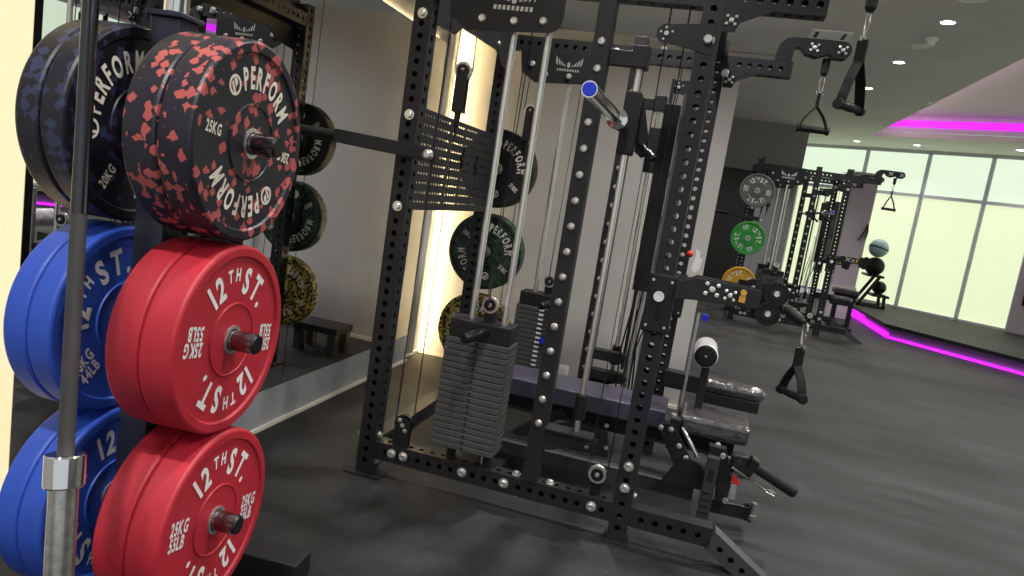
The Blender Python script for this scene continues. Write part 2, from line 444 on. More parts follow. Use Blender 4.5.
# ================================================================== SETTING
XW = -1.92                       # plane of the left wall (mirror face stands at -1.87)
CZ = 3.15                        # ceiling height
YP = 4.93                        # face of the partition
struct('floor', MB().bx(XW-0.2, 9.5, -2.5, 17.0, -0.1, 0.0), 'floor')
struct('wall_left', MB().bx(XW-0.15, XW, -2.5, YP+0.3, 0, CZ), 'wall')
struct('wall_partition', MB().bx(XW, 0.035, YP, YP+0.18, 0, 2.44), 'wall')
# back part of the room
YB = 13.6
struct('wall_far_left', MB().bx(XW-0.15, XW, YP+0.3, YB+0.15, 0, CZ), 'wallback')
struct('wall_back', MB().bx(XW-0.15, 1.22, YB, YB+0.15, 0, CZ), 'wallback')
struct('wall_back_panel', MB().bx(-1.9, 0.60, YB-0.06, YB, 0, 2.27), 'wallblack')
struct('wall_side_return', MB().bx(1.22, 1.42, YB, YB+2.4, 0, CZ), 'wallback')
# ceiling with the raised cove
XC = 2.42; YC = 13.7
dW = V((0.84, -0.54, 0)).normalized()
A0 = V((1.35, 16.32, 0))         # start of the window line
def wp(s, n=0.0): return A0 + dW*s + V((-dW.y, dW.x, 0))*n     # n>0: outside
cove = [(XC, -2.5), (9.5, -2.5), (9.5, 9.3), (4.35, 12.47), (XC, YC)]
b = MB()
b.bx(XW-0.2, XC, -2.5, 17.0, CZ, CZ+0.08)
b.prism([(XC, YC), (4.35, 12.47), (9.5, 9.3), (9.5, 17.0), (XC, 17.0)], (0, 0, CZ+0.04), (1, 0, 0), (0, 1, 0), 0.08)
struct('ceiling', b, 'ceil')
RH = 0.34
b = MB(); b.bx(XC-0.12, 9.6, -2.5, 14.0, CZ+RH, CZ+RH+0.08)
struct('ceiling_cove', b, 'ceil2')
b = MB(); b.bx(XC-0.03, XC, -2.5, YC, CZ+0.08, CZ+RH)
struct('trim_1', b, 'ceil2')
b = MB(); b.bar((XC, YC, CZ+0.17+0.045), (4.35, 12.47, CZ+0.17+0.045), 0.03, RH-0.09); b.bar((4.35, 12.47, CZ+0.17+0.045), (9.5, 9.3, CZ+0.17+0.045), 0.03, RH-0.09)
struct('trim_2', b, 'ceil2')
b = MB()
o3 = V((-0.54, -0.84, 0))*0.03
for p, q in (((XC, YC, CZ+0.22), (4.35, 12.47, CZ+0.22)), ((4.35, 12.47, CZ+0.22), (9.5, 9.3, CZ+0.22))):
    b.bar(V(p)+o3, V(q)+o3, 0.03, 0.11)
tag(obj('cove_led_or_fill', b, 'led_mag2'), 'long magenta light strip along the far edge of the ceiling cove', 'light strip')

tag(obj('cove_led_or_fill', MB().bx(XC+0.002, XC+0.02, -2.5, YC-0.5, CZ+0.10, CZ+0.15), 'fill_pink'), 'unseen pale pink fill strip added inside the near edge of the ceiling cove', 'light strip')  # added strip, out of sight, that brightens the recess ceiling
# platform in front of the windows
PZ = 0.2
plat = [(2.62, 17.0), (2.74, 13.0), (2.78, 11.40), (4.10, 10.07), (9.5, 4.7), (9.5, 17.0)]
b = MB(); b.prism(plat, (0, 0, PZ-0.02), (1, 0, 0), (0, 1, 0), 0.04)
struct('floor_platform', b, 'floor')
inset = [(x+0.05, y+0.06) for x, y in plat]
b = MB(); b.prism([(2.70, 17.0), (2.81, 13.0), (2.84, 11.43), (4.14, 10.13), (9.5, 4.78), (9.5, 17.0)], (0, 0, (PZ-0.04)/2), (1, 0, 0), (0, 1, 0), PZ-0.04)
struct('trim_3', b, 'platface')
b = MB()
for p, q in zip(plat[1:], plat[2:5]):
    b.bar((p[0]-0.005, p[1]-0.005, PZ-0.022), (q[0]-0.005, q[1]-0.005, PZ-0.022), 0.02, 0.05)
struct('trim_4', b, 'black2')
b = MB()
for p, q, h in (((2.69, 16.6), (2.795, 13.0), 0.11), ((2.795, 13.0), (2.825, 11.415), 0.07), ((2.825, 11.415), (4.125, 10.11), 0.026), ((4.125, 10.11), (9.5, 4.76), 0.026)):
    b.bar((p[0], p[1], 0.001+h/2), (q[0], q[1], 0.001+h/2), 0.02, h)
tag(obj('platform_light_strip', b, 'led_mag'), 'magenta light strip along the foot of the raised platform', 'light strip')

# windows
WZ0, WZ1, WT = PZ, 3.13, 2.32
posts = [0.0, 1.02, 1.76, 2.84, 3.86, 4.42]
s_of = lambda x: (x - A0.x)/dW.x
marks = [s_of(x) for x in (1.35, 2.754, 3.695, 4.555, 5.22)]
def window(n, s0, s1, last=False):
    fr = MB()
    for s in (s0, s1): fr.bar(wp(s) + V((0, 0, WZ0)), wp(s) + V((0, 0, WZ1)), 0.07, 0.06, up=(dW.x, dW.y, 0))
    for z, h in ((WZ0+0.02, 0.04), (WT, 0.06), (WZ1-0.02, 0.04)):
        fr.bar(wp(s0) + V((0, 0, z)), wp(s1) + V((0, 0, z)), 0.07, h)
    f = struct('window_%d' % n, fr, 'frame')
    for z0, z1, m in ((WZ0, WT, 'pane_low'), (WT, WZ1, 'pane_up')):
        p = MB().bar(wp(s0, 0.02) + V((0, 0, (z0+z1)/2)), wp(s1, 0.02) + V((0, 0, (z0+z1)/2)), 0.012, z1-z0)
        obj('pane', p, m, f)
    return f
for i in range(4): window(i+1, marks[i], marks[i+1])
b = MB(); b.bar(wp(-0.3, 0.06) + V((0, 0, CZ-0.005)), wp(12, 0.06) + V((0, 0, CZ-0.005)), 0.2, 0.04)
struct('trim_5', b, 'ceil')
# grey wall with the screen, then glazing running back along the right-hand side
sW = marks[4]; sW2 = sW + 1.5
b = MB(); b.bar(wp(sW, -0.02) + V((0, 0, CZ/2)), wp(sW2, -0.02) + V((0, 0, CZ/2)), 0.14, CZ)
struct('wall_right', b, 'column')
e = wp(sW2)
A1 = e; n_ = 5
def window_side(n, x, y0, y1):
    fr = MB()
    for y in (y0, y1): fr.bx(x-0.035, x+0.035, y-0.03, y+0.03, WZ0, WZ1)
    for z in (WZ0+0.02, WT, WZ1-0.02): fr.bx(x-0.035, x+0.035, y0, y1, z-0.025, z+0.025)
    f = struct('window_%d' % n, fr, 'frame')
    for z0, z1, m in ((WZ0, WT, 'pane_low'), (WT, WZ1, 'pane_up')):
        obj('pane', MB().bx(x+0.012, x+0.024, y0, y1, z0, z1), m, f)
yy = e.y
for k in range(6):
    window_side(5+k, e.x, yy - 1.5, yy); yy -= 1.5
struct('wall_right_front', MB().bx(e.x-0.05, e.x+0.1, -2.5, yy, 0, CZ), 'wallback')
struct('wall_right_head', MB().bx(e.x-0.04, e.x+0.1, yy, e.y, WZ1, CZ+RH), 'wallback')
# screen on the grey wall
cS = wp(sW+0.36, -0.10)
t = thing('wall_screen', 'lit screen in a dark frame on the grey wall at the right edge', 'screen', (cS.x, cS.y, 1.05))
R = Matrix.Rotation(math.atan2(dW.y, dW.x), 3, 'Z')
obj('screen_frame', MB().box((cS.x, cS.y, 1.05), (0.46, 0.05, 0.72), R), 'black2', t, bevel=0.008)
nrm = V((dW.y, -dW.x, 0))
obj('screen_face', MB().box(cS + nrm*0.028 + V((0, 0, 1.05)), (0.38, 0.008, 0.60), R), 'screen', t)
# column at the end of the platform
struct('wall_column', MB().bx(2.20, 2.56, 12.95, 13.30, 0, 2.45), 'column')
struct('wall_column_base', MB().bx(2.18, 2.58, 12.93, 13.32, 0, 0.55), 'wall')

# plinth, skirting and mirrors on the left wall
struct('baseboard_left', MB().bx(XW, -1.87, -2.5, 4.60, 0, 0.195), 'plinth')
struct('trim_6', MB().bx(-1.87, -1.855, -2.5, 4.60, 0, 0.018), 'whitetrim')
struct('baseboard_left_corner', MB().bx(XW, XW+0.015, 4.60, YP, 0, 0.02), 'whitetrim')
struct('baseboard_partition', MB().bx(XW, 0.035, YP-0.015, YP, 0, 0.025), 'whitetrim')
for y0, y1, lab in ((1.60, 3.036, 'tall wall mirror behind the weight plate tree'), (3.042, 4.58, 'tall wall mirror behind the rear uprights of the near rack')):
    t = thing('wall_mirror', lab, 'mirror', (-1.87, (y0+y1)/2, 0.2), 'wall mirrors')
    obj('mirror_glass', MB().bx(-1.876, -1.87, y0, y1, 0.197, 2.20), 'mirror', t)
    obj('backing_board', MB().bx(-1.90, -1.877, y0+0.0, y1-0.0, 0.197, 2.19), 'black2', t)
def led(x0, x1, y0, y1, z0, z1, lab, m='led_warm'):
    return tag(obj('light_panel' if m == 'panel_warm' else 'led_or_fill_strip', MB().bx(x0, x1, y0, y1, z0, z1), m), lab, 'light strip')
led(XW+0.001, XW+0.052, 1.18, 1.596, 0.0, CZ-0.05, 'tall cream light panel on the wall at the left edge', 'panel_warm')
led(XW+0.001, XW+0.022, 4.775, 4.785, 0.03, 2.40, 'warm light strip tucked into the corner beside the grey partition')
struct('led_shield', MB().bx(XW, XW+0.032, 4.766, 4.773, 0.02, 2.42).bx(XW+0.0225, XW+0.032, 4.773, 4.788, 0.02, 2.42), 'whitemetal')  # added shield that keeps the corner strip out of view
led(XW+0.001, XW+0.012, 1.62, 4.56, 2.206, 2.214, 'warm light strip along the top of the wall mirror', 'led_soft')
tag(obj('led_or_fill_strip', MB().bx(-1.85, 0.0, YP+0.181, YP+0.20, 2.36, 2.40), 'fill_white'), 'unseen pale fill strip added behind the top of the grey partition', 'light strip')  # added strip, hidden from view, to lighten the ceiling beyond the partition

# wall socket on the partition
t = thing('wall_socket', 'small white socket plate low on the grey partition', 'socket', (-0.79, YP-0.004, 0.09))
obj('socket_plate', MB().bx(-0.825, -0.755, YP-0.01, YP, 0.05, 0.135), 'whitemetal', t, bevel=0.003)
obj('socket_insert', MB().bx(-0.81, -0.77, YP-0.014, YP-0.009, 0.07, 0.115), 'white', t)

# ceiling fittings
LIGHTS = []
def downlight(x, y, lab, power=60):
    t = thing('ceiling_downlight', lab, 'ceiling light', (x, y, CZ), 'recessed downlights')
    obj('trim_ring', MB().ring((x, y, CZ), (0, 0, -1), 0.052, 0.070, -0.001, 0.006), 'whitemetal', t)
    obj('lamp', MB().cyl((x, y, CZ-0.001), (x, y, CZ-0.004), 0.052, n=24), 'lamp', t)
    LIGHTS.append((x, y, CZ-0.012, power))
for (x, y), lab in zip(((1.538, 6.57), (1.538, 8.09), (1.547, 9.58), (1.55, 11.02)),
        ('nearest downlight of the row, beside the smoke detector', 'second downlight from the front of the row', 'third downlight of the row, right of the hanging strap grip', 'last downlight of the row, seen below the strap grip')):
    downlight(x, y, lab)
for (x, y), lab in zip(((2.383, 14.69), (3.287, 14.22), (4.561, 13.29)),
        ('downlight over the left windows near the rack', 'middle downlight of the soffit over the windows', 'downlight of the soffit at the right edge')):
    downlight(x, y, lab, 25)
t = thing('ceiling_vent', 'square white air vent in the ceiling behind the pulley arm', 'vent', (0.76, 7.3, CZ))
b = MB(); b.bx(0.585, 0.94, 7.13, 7.17, CZ-0.012, CZ); b.bx(0.585, 0.94, 7.43, 7.47, CZ-0.012, CZ); b.bx(0.585, 0.625, 7.17, 7.43, CZ-0.012, CZ); b.bx(0.90, 0.94, 7.17, 7.43, CZ-0.012, CZ)
obj('vent_frame', b, 'whitemetal', t)
obj('vent_cavity', MB().bx(0.625, 0.90, 7.17, 7.43, CZ-0.002, CZ-0.001), 'black2', t)
for k in range(5): obj('vent_slat', MB().bx(0.66, 0.865, 7.20+0.045*k, 7.215+0.045*k, CZ-0.012, CZ-0.004), 'whitemetal', t)
t = thing('smoke_detector', 'white smoke detector hanging from the ceiling near the downlights', 'smoke detector', (1.564, 7.09, CZ))
obj('detector_base', MB().cyl((1.564, 7.09, CZ), (1.564, 7.09, CZ-0.025), 0.05, n=28), 'whitemetal', t)
obj('detector_head', MB().lathe((1.564, 7.09, CZ-0.025), (0, 0, -1), [(0, 0.036), (0.035, 0.03), (0.045, 0.02), (0.045, 0.0)], 24), 'whitemetal', t)
t = thing('ceiling_speaker', 'flat round white ceiling disc beside the smoke detector', 'ceiling disc', (1.549, 7.39, CZ))
obj('disc_rim', MB().ring((1.549, 7.39, CZ), (0, 0, -1), 0.06, 0.075, -0.001, 0.01), 'whitemetal', t)
obj('disc_grille', MB().cyl((1.549, 7.39, CZ), (1.549, 7.39, CZ-0.006), 0.062, n=28), 'whitemetal', t)
t = thing('ceiling_speaker', 'round white ceiling disc cut by the top edge', 'ceiling disc', (1.508, 5.92, CZ))
obj('disc_rim', MB().ring((1.508, 5.92, CZ), (0, 0, -1), 0.075, 0.095, -0.001, 0.012), 'whitemetal', t)
obj('disc_grille', MB().cyl((1.508, 5.92, CZ), (1.508, 5.92, CZ-0.007), 0.077, n=28), 'whitemetal', t)
for (x, y), lab in zip(((1.10, 11.57), (2.30, 9.81), (2.28, 12.24)), ('small sprinkler in the ceiling left of the strap grip', 'sprinkler beside the cove edge, nearer', 'sprinkler beside the cove edge, farther')):
    t = thing('sprinkler', lab, 'sprinkler', (x, y, CZ), 'sprinklers')
    obj('sprinkler_stem', MB().cyl((x, y, CZ+0.003), (x, y, CZ-0.05), 0.008, n=10), 'steel', t)
    obj('deflector', MB().cyl((x, y, CZ-0.05), (x, y, CZ-0.054), 0.022, n=14), 'steel', t)

# ================================================================== PLATE TREE AND ITS PLATES
AG = math.radians(4.8)
ax = V((math.cos(AG), math.sin(AG), 0)); ay = V((-math.sin(AG), math.cos(AG), 0)); az = V((0, 0, 1))
C0 = V((-1.014, 1.423, 0.876))                 # face centre of the upper red pair
def tp(t, z=0.0, y=0.0): return V((C0.x, C0.y, 0)) - ax*t + ay*y + az*z
UT = 0.222
tree = thing('weight_plate_tree', 'black plate storage tree loaded with red, blue and flecked bumper plates', 'plate rack', tp(UT))
b = MB(); b.bar(tp(UT, 0.07), tp(UT, 1.585), 0.075, 0.07, up=ay)
obj('upright', b, 'navy', tree, bevel=0.004)
obj('top_plate', MB().bar(tp(UT-0.045, 1.59), tp(UT+0.045, 1.59), 0.09, 0.012), 'navy', tree, bevel=0.003)
b = MB(); b.lathe(tp(UT, 1.60), (0, 0, 1), [(0, 0.0), (0, 0.027), (0.5, 0.027), (0.5, 0.0)], 32)
obj('chrome_post', b, 'chrome', tree)['label'] = 'bright chrome post on top of the upright'
obj('base_rail', MB().bar(tp(UT, 0.055, -0.40), tp(UT, 0.055, 0.50), 0.075, 0.07), 'black', tree, bevel=0.004)
for y in (-0.42, 0.47):
    f = obj('foot_bar', MB().bar(tp(-0.035, 0.042, y), tp(0.52, 0.042, y), 0.105, 0.08), 'black', tree, bevel=0.004)
    obj('end_cap', MB().bar(tp(-0.037, 0.042, y), tp(-0.034, 0.042, y), 0.095, 0.07), 'plastic', f)
for z in (0.421, 0.876, 1.336):
    for s in (1, -1):
        b = MB()
        tip = -0.057 if s == 1 else 0.462
        b.cyl(tp(UT - s*0.03, z), tp(tip - s*0.006 + (0.006 if s == 1 else -0.006), z), 0.0245, n=32)
        p = obj('storage_peg', b, 'chromedark', tree)
        a, c = (tp(tip, z), tp(tip-0.006, z)) if s == 1 else (tp(tip, z), tp(tip+0.006, z))
        obj('peg_cap', MB().cyl(a, c, 0.0235, 0.021, n=28), 'plastic', p)

def ploc(t, z): return tuple(tp(t, z))
GR = 'plates on the storage tree'
rot = lambda deg: (math.radians(deg), 0, AG)
lt = street_letters(0.08, '25', '55')
make_plate('red', 0.079, 'red', lt, 'white', ploc(0.04, 0.876), rot(172), 'red bumper plate with white lettering, front of the upper red pair', GR)
make_plate('redplain', 0.079, 'red', None, None, ploc(0.12, 0.876), rot(20), 'red bumper plate, rear of the upper red pair', GR)
make_plate('red', 0.079, 'red', lt, 'white', ploc(0.035, 0.421), rot(-11), 'red bumper plate with white lettering, front of the bottom red pair', GR)
make_plate('redplain', 0.079, 'red', None, None, ploc(0.115, 0.421), rot(100), 'red bumper plate, rear of the bottom red pair', GR)
lt = perform_letters(0.08, '25')
make_plate('camored', 0.079, 'camored', lt, 'cream', ploc(0.04, 1.336), rot(-8), 'black bumper plate with red flecks and white lettering, front of its pair', GR)
make_plate('camoredplain', 0.079, 'camored', None, None, ploc(0.12, 1.336), rot(70), 'black bumper plate with red flecks, rear of its pair', GR)
lt = street_letters(0.06, '20', '44')
make_plate('blue', 0.059, 'blue', lt, 'white', ploc(0.32, 0.876), rot(43), 'blue bumper plate with white lettering, inner of the upper blue pair', GR)
make_plate('blueplain', 0.059, 'blue', None, None, ploc(0.38, 0.876), rot(38), 'blue bumper plate, outer of the upper blue pair', GR)
make_plate('blue', 0.059, 'blue', lt, 'white', ploc(0.315, 0.421), rot(-28), 'blue bumper plate with white lettering, inner of the bottom blue pair', GR)
make_plate('blueplain', 0.059, 'blue', None, None, ploc(0.375, 0.421), rot(80), 'blue bumper plate, outer of the bottom blue pair', GR)
lt = perform_letters(0.06, '20')
make_plate('camoblue', 0.059, 'camoblue', lt, 'cream', ploc(0.32, 1.336), rot(54), 'black bumper plate with blue flecks and lettering, inner of its pair', GR)
make_plate('camoblueplain', 0.059, 'camoblue', None, None, ploc(0.38, 1.336), rot(15), 'black bumper plate with blue flecks, outer of its pair', GR)

# barbell standing upright at the near foot of the tree
B0 = V((-0.985, 0.955, 0.28)); BD = (V((-1.172, 1.115, 1.553)) - V((-1.020, 0.985, 0.50))).normalized()
B0 = V((-1.020, 0.985, 0.50)) - BD*0.30
bar = thing('barbell', 'olympic barbell standing on end in front of the blue plates', 'barbell', B0)
q = lambda s: B0 + BD*s
SL = 0.525
obj('sleeve', MB().lathe(B0, BD, [(0, 0), (0, 0.0225), (0.003, 0.025), (SL-0.06, 0.025)], 36), 'brushed', bar)
obj('collar', MB().lathe(B0, BD, [(SL-0.06, 0.025), (SL-0.06, 0.033), (SL-0.057, 0.0345), (SL-0.003, 0.0345), (SL, 0.033), (SL, 0.013)], 64), 'chrome', bar)
obj('knurled_grip', MB().lathe(B0, BD, [(SL, 0.0142), (SL+0.445, 0.0142)], 28), 'knurl', bar)['label'] = 'grey knurled section of the shaft'
obj('shaft', MB().lathe(B0, BD, [(SL+0.445, 0.0145), (SL+0.86, 0.0145)], 28), 'blackchrome', bar)
obj('knurled_grip', MB().lathe(B0, BD, [(SL+0.86, 0.0165), (SL+1.31, 0.0165)], 28), 'plastic', bar)
obj('collar', MB().lathe(B0, BD, [(SL+1.31, 0.015), (SL+1.31, 0.0375), (SL+1.37, 0.0375), (SL+1.37, 0.025)], 32), 'chrome', bar)
obj('sleeve', MB().lathe(B0, BD, [(SL+1.37, 0.025), (SL+1.80, 0.025), (SL+1.80, 0)], 32), 'brushed', bar)
hb = MB(); hb.lathe(B0 - BD*0.012, BD, [(0, 0.0), (0, 0.033), (0.20, 0.033), (0.20, 0.028), (0.012, 0.028), (0.012, 0.0)], 28)
hb.bar((B0.x, B0.y, B0.z+0.01), (B0.x-0.03, B0.y+0.02, 0.07), 0.05, 0.03, up=(0, 1, 0))
obj('barbell_holder', hb, 'black2', tree)

# ================================================================== THE NEAR RACK
def bolt_mesh():
    b = MB(); b.lathe((0, 0, 0), (0, -1, 0), [(0, 0.020), (0.003, 0.020), (0.003, 0.0145), (0.013, 0.0135), (0.015, 0.011), (0.015, 0.006), (0.012, 0.006), (0.012, 0.0)], 14)
    return b
def dome_mesh():
    b = MB(); b.lathe((0, 0, 0), (0, -1, 0), [(0, 0.013), (0.004, 0.0125), (0.008, 0.009), (0.0095, 0.0)], 14); return b
RL = V((-0.65, 3.3, 0))
rack = thing('power_rack', 'large black perforated power rack with twin weight stacks in the middle of the view', 'gym rack', RL)
XR, XF, XM, XS = -1.235, -0.10, -0.50, -0.35       # rear post, front post, bolted post, guide rod
ZT = 2.11
proto = {}
def bolt(x, y, z, kind='bolt', rotz=0, sc=1.0, rotx=0):
    if kind not in proto:
        o = obj('bolt', bolt_mesh() if kind == 'bolt' else dome_mesh(), 'steel', rack)
        o.location = V((x, y, z)) - RL; o.rotation_euler = (rotx, 0, rotz); o.scale = (sc,)*3
        # mesh was built relative to the thing's base: shift it back to its own origin
        for v in o.data.vertices: v.co += RL
        proto[kind] = o; return o
    return instance(proto[kind], 'bolt', rack, (x, y, z), (rotx, 0, rotz), sc)
def wheel(parent, c, d, r, name='pulley_wheel', w=0.02, m='plastic', hubm='steel', face=False):
    d = V(d).normalized(); c = V(c)
    b = MB(); h = w/2
    b.lathe(c, d, [(-h, 0.25*r), (-h, 0.55*r), (-h*0.5, 0.6*r), (-h*0.5, 0.82*r), (-h, 0.86*r), (-h, r), (-h*0.4, 0.93*r), (h*0.4, 0.93*r), (h, r), (h, 0.86*r), (h*0.5, 0.82*r), (h*0.5, 0.6*r), (h, 0.55*r), (h, 0.25*r), (-h, 0.25*r)], 28)
    o = obj(name, b, m, parent)
    b = MB(); b.lathe(c, d, [(-h-0.008, 0.0), (-h-0.008, 0.2*r), (-h-0.002, 0.28*r), (h+0.002, 0.28*r), (h+0.008, 0.2*r), (h+0.008, 0.0)], 16)
    obj('hub', b, hubm, o)
    if face: obj('web_disc', MB().ring(c, d, 0.28*r, 0.70*r, -h-0.003, h+0.003, 24), 'plastic', o)
    return o
def rounded_arm(p0, p1, r, seg=10):
    """2-D capsule outline from p0 to p1"""
    a = math.atan2(p1[1]-p0[1], p1[0]-p0[0]); out = []
    for k in range(seg+1):
        t = a - PI/2 + PI*k/seg; out.append((p1[0] + r*math.cos(t), p1[1] + r*math.sin(t)))
    for k in range(seg+1):
        t = a + PI/2 + PI*k/seg; out.append((p0[0] + r*math.cos(t), p0[1] + r*math.sin(t)))
    return out
ux, uy, uz = V((1, 0, 0)), V((0, 1, 0)), V((0, 0, 1))

def cross_holes(b, x, y, z, s=1.0):
    """little cluster of five bright bolt heads"""
    for dx, dz, r in ((0, 0, 0.011), (0.019, 0.016, 0.0075), (-0.019, -0.016, 0.0075), (-0.018, 0.017, 0.0075), (0.018, -0.017, 0.0075)):
        b.lathe((x+dx*s, y, z+dz*s), (0, -1, 0), [(0, r*s), (0.004, r*s), (0.006, r*0.6*s), (0.006, 0)], 12)

def frame_side(y0, near):
    yc = y0 + 0.0375; XF = -0.118 if near else -0.094
    # uprights
    for x, nm, zt in ((XR, 'rear_upright', 2.20), (XF, 'front_upright', 2.22)):
        b = MB(); b.perf((x, yc, 0.008), (x, yc, zt), 0.075, 0.075, ux, 'abcd', start=0.034, r=0.0122)
        obj(nm, b, 'black', rack)
        b = MB(); w_ = 0.085 if x == XR else 0.052; b.bx(x-w_, x+w_, yc-0.06 if x == XR else yc-0.045, yc+0.06, 0, 0.008)
        f = obj('foot_plate', b, 'black', rack, bevel=0.002)
    # base beam and the sloping foot in front
    b = MB(); b.perf((XR+0.0375, yc, 0.122), (XF-0.0375, yc, 0.122), 0.078, 0.070, uz, 'abcd', start=0.03, pitch=0.05, r=0.0118)
    obj('base_beam', b, 'black', rack)
    b = MB(); b.perf((XF+0.0375, yc, 0.122), (0.235, yc, 0.122), 0.078, 0.070, uz, 'ab', start=0.02, pitch=0.055, r=0.0118)
    obj('front_foot_beam', b, 'black', rack)
    b = MB(); d = V((0.84, 0, -0.54)).normalized(); p = V((0.228, yc, 0.118))
    b.perf(p, p + d*0.26, 0.078, 0.070, d.cross(uy).normalized(), 'ab', start=0.03, pitch=0.055, r=0.0118)
    obj('sloping_foot', b, 'satin', rack)
    # beam bolts
    if near:
        for x in (-1.115, -1.06, -0.79, -0.605, -0.235): bolt(x, y0+0.003, 0.125, sc=1.05)
        for x in (-0.42, -0.565): bolt(x, yc, 0.161, rotx=-PI/2, sc=0.95); bolt(x+0.01, yc-0.01, 0.083, rotx=PI/2, sc=0.95)
        for z in (0.115, 0.205): bolt(XF, y0, z+0.12, sc=1.0)
        for z in (1.424+0.12, 1.30, 1.92): pass
        for z in (1.18, 1.555, 1.955): bolt(XR, y0, z, sc=1.05)
        bolt(XF, y0, 1.957, sc=1.15)
        for z in (0.18, 0.06): bolt(XR+0.038, yc, z, rotz=PI/2, sc=0.8); bolt(XR-0.038, yc, z+0.03, rotz=-PI/2, sc=0.8)
        for z in (0.20, 0.07): bolt(XF+0.038, yc, z, rotz=PI/2, sc=0.8)
    else:
        for x in (-0.62, -0.525): bolt(x, y0, ZT, sc=1.05)
        for x in (-0.38, -0.17): bolt(x, yc, ZT+0.04, rotx=-PI/2, sc=1.1)
        bolt(XF+0.045, y0+0.0, 2.06, sc=1.1)
    # top beam
    b = MB(); b.perf((XR+0.0375, yc, ZT), (XF-0.0375, yc, ZT), 0.075, 0.070, uz, 'abcd', start=0.03, r=0.0125)
    obj('top_beam', b, 'black', rack)
    b = MB(); b.perf((XF+0.0375, yc, ZT), (0.262, yc, ZT), 0.075, 0.070, uz, 'abcd', start=0.04, r=0.0125)
    obj('front_top_beam', b, 'black', rack)
    # gussets at the front post
    for s, za in ((1, 2.075),):
        b = MB(); b.prism([(0.0, 0.0), (0.17, 0.0), (0.06, -0.05), (0.045, -0.085), (0.0, -0.085)], (XF+0.04, y0-0.002, za), ux, uz, 0.008)
        obj('gusset', b, 'black2', rack)
        b = MB(); cross_holes(b, XF+0.068, y0-0.007, za-0.045, 0.8); obj('bolt_cluster', b, 'steel', rack)
    # bolted guide post
    b = MB(); b.bx(XM-0.033, XM+0.033, y0-0.005, y0+0.06, 0.158, 2.20)
    obj('guide_post', b, 'black', rack, bevel=0.003)
    for k in range(16): bolt(XM, y0-0.005, 0.414 + 0.1*k - 0.1*(k > 20), kind='dome', sc=1.2)
    # linear guide rod with its bracket and bumper
    rod = obj('guide_rod', MB().cyl((XS, yc, 0.40), (XS, yc, 1.88), 0.0125, n=24), 'rodchrome', rack)
    b = MB(); b.lathe((XS, yc, 0.455), (0, 0, 1), [(0, 0.0125), (0, 0.022), (0.004, 0.024), (0.10, 0.024), (0.105, 0.021), (0.105, 0.0125)], 24)
    obj('rubber_bumper', b, 'rubber', rack)
    b = MB(); b.prism([(0, 0), (0.215, -0.0), (0.215, -0.018), (0.03, -0.09), (0, -0.09)], (XM+0.03, y0+0.002, 0.402), ux, uz, 0.006)
    b.bx(XM+0.03, XM+0.225, y0-0.02, yc+0.03, 0.397, 0.404)
    obj('rod_bracket', b, 'black', rack)
    b = MB(); b.bx(XS-0.03, XS+0.032, y0-0.005, y0+0.07, 1.835, 1.915); b.bx(XM+0.03, XS, y0+0.035, y0+0.06, 1.84, 1.90); obj('rod_clamp', b, 'black2', rack, bevel=0.004)
    # weight stack
    sx0, sx1, sy0, sy1 = -0.935, -0.662, y0-0.03, y0+0.105
    z = 0.225
    for x in (-0.86, -0.70): obj('stack_cushion', MB().cyl((x, yc, 0.158), (x, yc, 0.225), 0.02, n=14), 'rubber', rack)
    pl = None
    hgt = 0.0262
    for k in range(18):
        zz = z + k*hgt
        if pl is None:
            b = MB(); b.bx(sx0, sx1, sy0, sy1, zz+0.0018, zz+hgt-0.0014)
            b.cur = 1
            b.cyl(((sx0+sx1)/2, sy0-0.0008, zz+hgt/2), ((sx0+sx1)/2, sy0+0.001, zz+hgt/2), 0.0066, n=12)
            pl = obj('stack_plate', b, ['stackplate', 'hole'], rack, bevel=0.0022, seg=1)
        else:
            o = bpy.data.objects.new('stack_plate', pl.data); link(o, rack); o.location = (0, 0, k*hgt)
            md = o.modifiers.new('bevel', 'BEVEL'); md.width = 0.0022; md.segments = 1; md.limit_method = 'ANGLE'; md.angle_limit = 0.6
    zt = z + 18*hgt
    b = MB(); b.bx(sx0+0.01, sx1-0.005, sy0+0.005, sy1-0.005, zt, zt+0.075)
    hd = obj('stack_head', b, 'black2', rack, bevel=0.004)
    b = MB(); b.bx(-0.80, -0.755, yc-0.02, yc+0.02, zt+0.075, zt+0.145); obj('pulley_block', b, 'black2', hd)
    b = MB(); hx = -0.765 if near else -0.72
    b.lathe((hx, sy0+0.006, zt+0.045), (-0.38, -1, -0.12), [(0, 0.014), (0.02, 0.018), (0.03, 0.022), (0.135, 0.022), (0.145, 0.018), (0.147, 0.0)], 24)
    obj('selector_handle', b, 'plastic', hd)
    wheel(hd, (-0.777, yc-0.028, zt+0.15), uy, 0.034, w=0.018, m='steel', hubm='steel', face=True)
    for x in (-0.855, -0.715):
        obj('stack_rod', MB().cyl((x, yc, 0.17), (x, yc, 2.08), 0.0132, n=20), 'rodchrome', rack)
    obj('lift_cable', MB().tube([(-0.777, yc-0.06, zt+0.15), (-0.777, yc-0.02, 2.07)], 0.003), 'plastic', rack)
    if not near:
        b = MB()
        for k in range(18): b.bx(-0.80, -0.772, sy0-0.0012, sy0, z+k*hgt+0.008, z+k*hgt+0.019)
        obj('weight_number_labels', b, 'white', rack)['label'] = 'column of small white number labels'
        obj('selector_pin', MB().cyl((-0.755, sy0, 0.52), (-0.755, sy0-0.035, 0.52), 0.015, n=16), 'bluecap', rack)['label'] = 'blue selector pin'
    # cables at the back and their pulleys
    wx = -1.085
    b = MB(); b.prism(rounded_arm((wx, 0.155), (wx, 0.255), 0.034), (0, y0+0.012, 0), ux, uz, 0.006); b.prism(rounded_arm((wx, 0.155), (wx, 0.255), 0.028), (0, y0+0.05, 0), ux, uz, 0.006)
